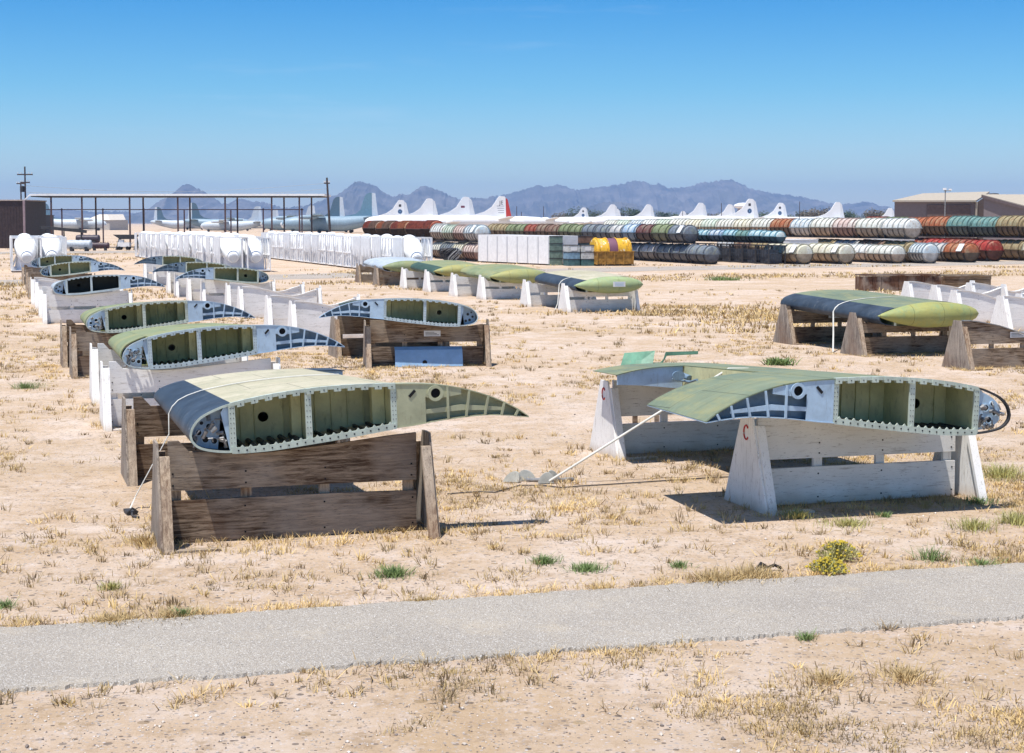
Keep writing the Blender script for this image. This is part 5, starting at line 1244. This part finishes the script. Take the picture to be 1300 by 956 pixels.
# torn green flap piece beyond the dull green wing
gp = thing('flap_scrap', 'torn sea-green flap panel standing behind the far end of the dull green wing', 'panel', Vector((XD(784, 24.2), 24.2, -.06)), .1)
m = MB(); m.prism([(.0, .0, .80), (.52, .0, .92), (.60, .2, 1.17), (.14, .2, 1.14)], (0, .015, -.012)); m.prism([(.62, .03, .98), (.66, .03, .96), (.76, .2, 1.15), (1.25, .2, 1.16), (1.25, .2, 1.12), (.78, .2, 1.10)], (0, .015, -.01)); m.box(.5, .7, .1, .14, .93, 1.0); m.build('panel', paint((.13, .30, .20), .5, .25, (.30, .34, .22), .6), gp, 0)
m = MB()
m.box(.25, .32, .06, .12, 0, .93); m.box(.0, .7, .06, .12, .80, .86); m.box(.58, .64, .06, .12, 0, .95)
m.build('prop', M_wood, gp, 0)

# ------------------------------------------------------------------ plants, grass, gravel
straw = [leaf_mat((.60, .43, .18), 'dry_grass'), leaf_mat((.48, .35, .17), 'dry_grass'), leaf_mat((.33, .24, .13), 'dry_grass')]
def blades(m, c, n, h, spread, rr, lean=.6, w_=.006):
    for _ in range(n):
        a = rr.uniform(0, 2 * PI); r_ = abs(rr.gauss(0, spread)); b = c + Vector((math.cos(a) * r_, math.sin(a) * r_, 0)); hh = h * rr.uniform(.5, 1.1)
        a2 = rr.uniform(0, 2 * PI); k = rr.uniform(.1, lean) * hh; tip_ = b + Vector((math.cos(a2) * k + math.cos(a) * k * .6, math.sin(a2) * k + math.sin(a) * k * .6, hh)); q = Vector((-math.sin(a2), math.cos(a2), 0)) * w_ * rr.uniform(.7, 1.5)
        mid = (b + tip_) / 2 + Vector((0, 0, hh * .12)); m.add([b - q, b + q, mid + q * .7, tip_, mid - q * .7], [(0, 1, 2, 3, 4)])
from mathutils import noise as MN
def clump(x, y): return MN.fractal(Vector((x * .30, y * .22, 1.3)), .8, 2.1, 4) + .35 * MN.noise(Vector((x * 1.1, y * 1.1, 7)))
def on_road(x, y):
    def side(a, b): return (b.x - a.x) * (y - a.y) - (b.y - a.y) * (x - a.x)
    return side(fa, fb) < .02 and side(na, nb) > -.02
rr = random.Random(11); m = MB()
# near grass: follow the picture's depth so that the density per square metre falls off slowly
cnt = 0
while cnt < 5600:
    d = 7.5 * (60 / 7.5) ** (rr.random() ** 1.15); x = rr.uniform(-.34, .34) * d
    if on_road(x, d): continue
    v = clump(x, d)
    if v < -.02 + rr.random() * .62 + max(0, 10.5 - d) * .12: continue
    cnt += 1; m.mi = rr.choice((0, 0, 1, 1, 2)); s_ = 1 + (d - 10) * .012
    blades(m, Vector((x, d, 0)), rr.randint(12, 24), rr.uniform(.02, .055) * s_, .07 * s_, rr, 1.6, .0016 * (1 + d * .06))
n_ = 0
while n_ < 2300:   # small separate scrub clumps, brownish, all over the sand
    d = 10 * (75 / 10) ** (rr.random() ** .9); x = rr.uniform(-.34, .34) * d
    if on_road(x, d) or MN.noise(Vector((x * .25, d * .18, 21))) < rr.uniform(-.45, .25): continue
    n_ += 1; m.mi = rr.choice((0, 1, 1, 2, 2)); sz_ = rr.uniform(.6, 1.4) * (1 + d * .012)
    blades(m, Vector((x, d, 0)), rr.randint(10, 22), .055 * sz_, .045 * sz_, rr, 1.5, .0022 * (1 + d * .05))
# a fringe along the road's far edge and round the feet of the trestles
for i in range(900):
    t = rr.uniform(-.1, 1.1); p = fa + (fb - fa) * t
    if MN.noise(Vector((t * 34, 0, 3))) < rr.uniform(-.25, .35): continue
    m.mi = rr.choice((0, 0, 1)); blades(m, Vector((p.x, p.y + abs(rr.gauss(0, .10)) + .04, 0)), rr.randint(10, 22), rr.uniform(.02, .065), .07, rr, 1.6, .0022)
for o_ in (L[1][0], R1, R2, M1[0], G(1096, 453), G(1232, 471)):
    for i in range(120):
        u = rr.uniform(-.15, 2.8); p = off(o_, u, rr.choice((rr.gauss(.42, .05), rr.gauss(.0, .12), rr.gauss(.3, .15)))); m.mi = rr.choice((0, 0, 1)); blades(m, p, rr.randint(8, 16), rr.uniform(.03, .08), .06, rr, 1.4, .0026)
tag(m.build('dry_grass', straw, None, 0), kind='stuff')
m = MB(); cnt = 0
while cnt < 5200:
    d = 45 * (260 / 45) ** rr.random(); x = rr.uniform(-.34, .34) * d
    v = MN.fractal(Vector((x * .05, d * .09, 4.3)), .8, 2.1, 4) + .3 * MN.noise(Vector((x * .5, d * .5, 2)))
    if v < .1 + rr.random() * .45: continue
    cnt += 1; m.mi = rr.choice((0, 1, 1, 2)); blades(m, Vector((x, d, 0)), 7, rr.uniform(.06, .16) * (1 + d * .002), .14 + d * .0012, rr, 1.2, .012 + d * .00012)
tag(m.build('dry_grass', straw, None, 0), kind='stuff')
def stone(m, c, r_, rr):
    vs = []
    for v in ((1, 0, 0), (-1, 0, 0), (0, 1, 0), (0, -1, 0), (0, 0, 1), (0, 0, -1), (.6, .6, .5), (-.6, .55, .45), (.55, -.6, .5), (-.6, -.6, .5)):
        vs.append(c + Vector(v) * r_ * rr.uniform(.7, 1.2))
    m.add(vs, [(0, 6, 8), (6, 4, 8), (6, 2, 7), (6, 7, 4), (7, 1, 9), (7, 9, 4), (9, 3, 8), (9, 8, 4), (0, 2, 6), (2, 1, 7), (1, 3, 9), (3, 0, 8), (5, 2, 0), (5, 1, 2), (5, 3, 1), (5, 0, 3)])
m = MB()
for i in range(15000):
    d = 6.5 * (34 / 6.5) ** (rr.random() ** 1.3); x = rr.uniform(-.34, .34) * d
    if on_road(x, d): continue
    below = ((fb.x - fa.x) * (d - fa.y) - (fb.y - fa.y) * (x - fa.x)) < 0
    if not below and MN.noise(Vector((x * .5, d * .5, 9))) < rr.uniform(-.4, .3): continue
    m.mi = rr.choice((0, 1, 2)); stone(m, Vector((x, d, .002)), rr.uniform(.003, .008) * (1 + (rr.random() < .05) * 1.2), rr)
tag(m.build('gravel', [paint((.50, .44, .38), .9, .2), paint((.24, .20, .18), .9, .2), paint((.66, .60, .54), .9, .2)], None, 0), kind='stuff')
# single green weeds
GW = leaf_mat((.17, .24, .08), 'green_weed'); GW2 = leaf_mat((.38, .36, .13), 'green_weed')
def weed(lab, x, y, n, h, sp, mt=GW, name='green_weed', cat='weed', grp='green weeds on the sand'):
    o = thing(name, lab, cat, G(x, y), 0, grp); m = MB(); blades(m, Vector((0, 0, 0)), int(n * 2.6), h * .66, sp, random.Random(int(x * 7 + y)), 1.5, .0028 if y > 480 else .012); m.build('leaves', mt, o, 0)
    m = MB(); [m.tube([(0, 0, 0), (math.cos(a) * sp * .6, math.sin(a) * sp * .6, h * .45)], .004, 4) for a in (0, 1.3, 2.6, 3.9, 5.2)]; m.build('stems', mt, o)
for a in (('bright green weed in front of the nearest brown trestle', 500, 731, 170, .13, .09), ('green weed, left one of the pair below the ground anchors', 691, 715, 120, .11, .07), ('green weed, right one of the pair below the ground anchors', 744, 724, 150, .10, .09),
          ('tiny green weed at the left edge above the road', 5, 771, 60, .09, .05), ('small grey-green weed on the road edge, lower left', 233, 783, 50, .11, .03), ('thin green weed near the yellow flowers, growing on their left', 862, 720, 60, .09, .06),
          ('green weed at the foot of the right slope of the white trestle', 1243, 639, 90, .13, .10), ('green weed close above the road at the right', 1247, 718, 90, .09, .09), ('tall thin green weed right of the yellow flowers', 1182, 711, 50, .2, .07),
          ('small green weed on the gravel below the road', 1024, 812, 40, .09, .04), ('green weed standing alone left of the white trestles', 33, 493, 120, .20, .15), ('green weed behind the skin of the dull green wing', 988, 463, 150, .24, .16),
          ('green weed at the foot of the dark shade by the yellow flowers', 1123, 656, 50, .09, .04), ('green weed patch, left one on the sand before the slate containers', 912, 356, 90, .35, .4), ('green weed patch, right one on the sand before the slate containers', 928, 356, 80, .3, .35)):
    weed(*a)
for a in (('yellowish dry tuft beneath the shaded white trestle, leftmost', 1012, 657, 110, .16, .10), ('yellowish tuft in front of the shaded white board', 1079, 667, 130, .12, .16), ('yellow-green bush right of the white trestle', 1270, 606, 220, .24, .24), ('olive tuft right of the yellow flowers', 1237, 672, 120, .18, .12),
          ('olive tuft at the right edge below the trestle', 1290, 665, 110, .20, .10), ('dry straw clump on the verge, nearest the small black scrap', 955, 733, 200, .15, .16), ('straw clump on the verge, second along the road', 905, 738, 180, .14, .15), ('straw clump at the lower right corner', 1150, 862, 200, .12, .16), ('straw clump at the bottom below the road', 1050, 866, 170, .10, .16),
          ('olive tuft left of the road bend, lower left', 142, 748, 70, .10, .06), ('straw clump by the trestle foot, lower left', 185, 690, 120, .16, .12), ('dry straw tuft on the verge at lower left', 145, 790, 200, .10, .14), ('dry straw tuft on the verge below the trestle', 215, 784, 160, .11, .14)):
    weed(*a, mt=straw[1] if 'yellow' not in a[0] and 'olive' not in a[0] else GW2, name='dry_tuft', cat='grass tuft', grp='larger dry tufts')
# yellow flowering shrubs
YF = paint((.55, .41, .04), .7, .15, (.4, .3, .05), .2)
def flower(lab, x, y, r_, h_):
    o = thing('flowering_shrub', lab, 'shrub', G(x, y), 0, 'yellow flowering shrubs'); rr = random.Random(int(x)); m = MB(); mf = MB()
    for i in range(150):
        a = rr.uniform(0, 6.28); el = rr.uniform(.15, 1.5); p = Vector((math.cos(a) * math.cos(el) * r_, math.sin(a) * math.cos(el) * r_, math.sin(el) * h_)) * rr.uniform(.85, 1.05)
        m.tube([(0, 0, 0), p * .6 + Vector((0, 0, .01)), p], .0022, 3)
        blades(m, p * .8, 3, .05, .02, rr, 1.2, .004)
        if rr.random() < (.75 if r_ < .2 else .35) * (1 if p.z > h_ * .25 else .4):
            mf.lathe([(0, .0), (.012, .004), (.009, .014), (0, .016)], tuple(p), 'z', 6)
    m.build('stems', GW2, o, 0); mf.build('flowers', YF, o, 0)
flower('round shrub dense with yellow flowers at the verge, the lower one', 1050, 729, .19, .13); flower('sparser shrub with yellow flowers just behind the dense one', 1064, 711, .22, .16)
# dead twig by the front trestle
tw = thing('dead_twig', 'bare forked straw-coloured twig before the nearest trestle board', 'twig', G(281, 686), 0)
m = MB(); [m.tube(q, .0045, 5, .002) for q in (((0, 0, 0), (.0, 0, .14), (-.06, 0, .30), (-.16, .02, .50)), ((0, 0, .13), (.06, 0, .28), (.10, 0, .42)), ((-.01, 0, .08), (-.10, 0, .16)), ((-.05, 0, .27), (-.02, 0, .36)))]; m.build('stem', straw[0], tw)
# black scrap of rubber by the verge
rb = thing('rubber_scrap', 'small black scrap lying in dry grass at the road edge', 'scrap', G(975, 725), .3)
m = MB(); m.tube([(-.10, 0, .02), (-.06, .01, .06), (-.02, 0, .03)], .025, 8); m.tube([(.0, 0, .03), (.06, 0, .05), (.12, -.01, .02)], .014, 7); m.build('rubber', M_black, rb)

# ------------------------------------------------------------------ haze
hz = MB(); hz.box(-13500, 13500, -60, 14200, -8, 330)
hm = bpy.data.materials.new('haze'); hm.use_nodes = True; nt = hm.node_tree; nt.nodes.clear(); o_ = nt.nodes.new('ShaderNodeOutputMaterial'); pv = nt.nodes.new('ShaderNodeVolumePrincipled')
pv.inputs['Color'].default_value = (.38, .60, 1, 1); pv.inputs['Density'].default_value = 8.8e-5; pv.inputs['Anisotropy'].default_value = 0.0
nt.links.new(pv.outputs[0], o_.inputs['Volume'])
HAZE = hz.build('haze', hm, None, 0); tag(HAZE, kind='stuff'); HAZE.display_type = 'WIRE'
for ob in list(C.objects):
    if 'used' in ob:
        if not ob['used']: pass
        del ob['used']
    if 'first' in ob: del ob['first']
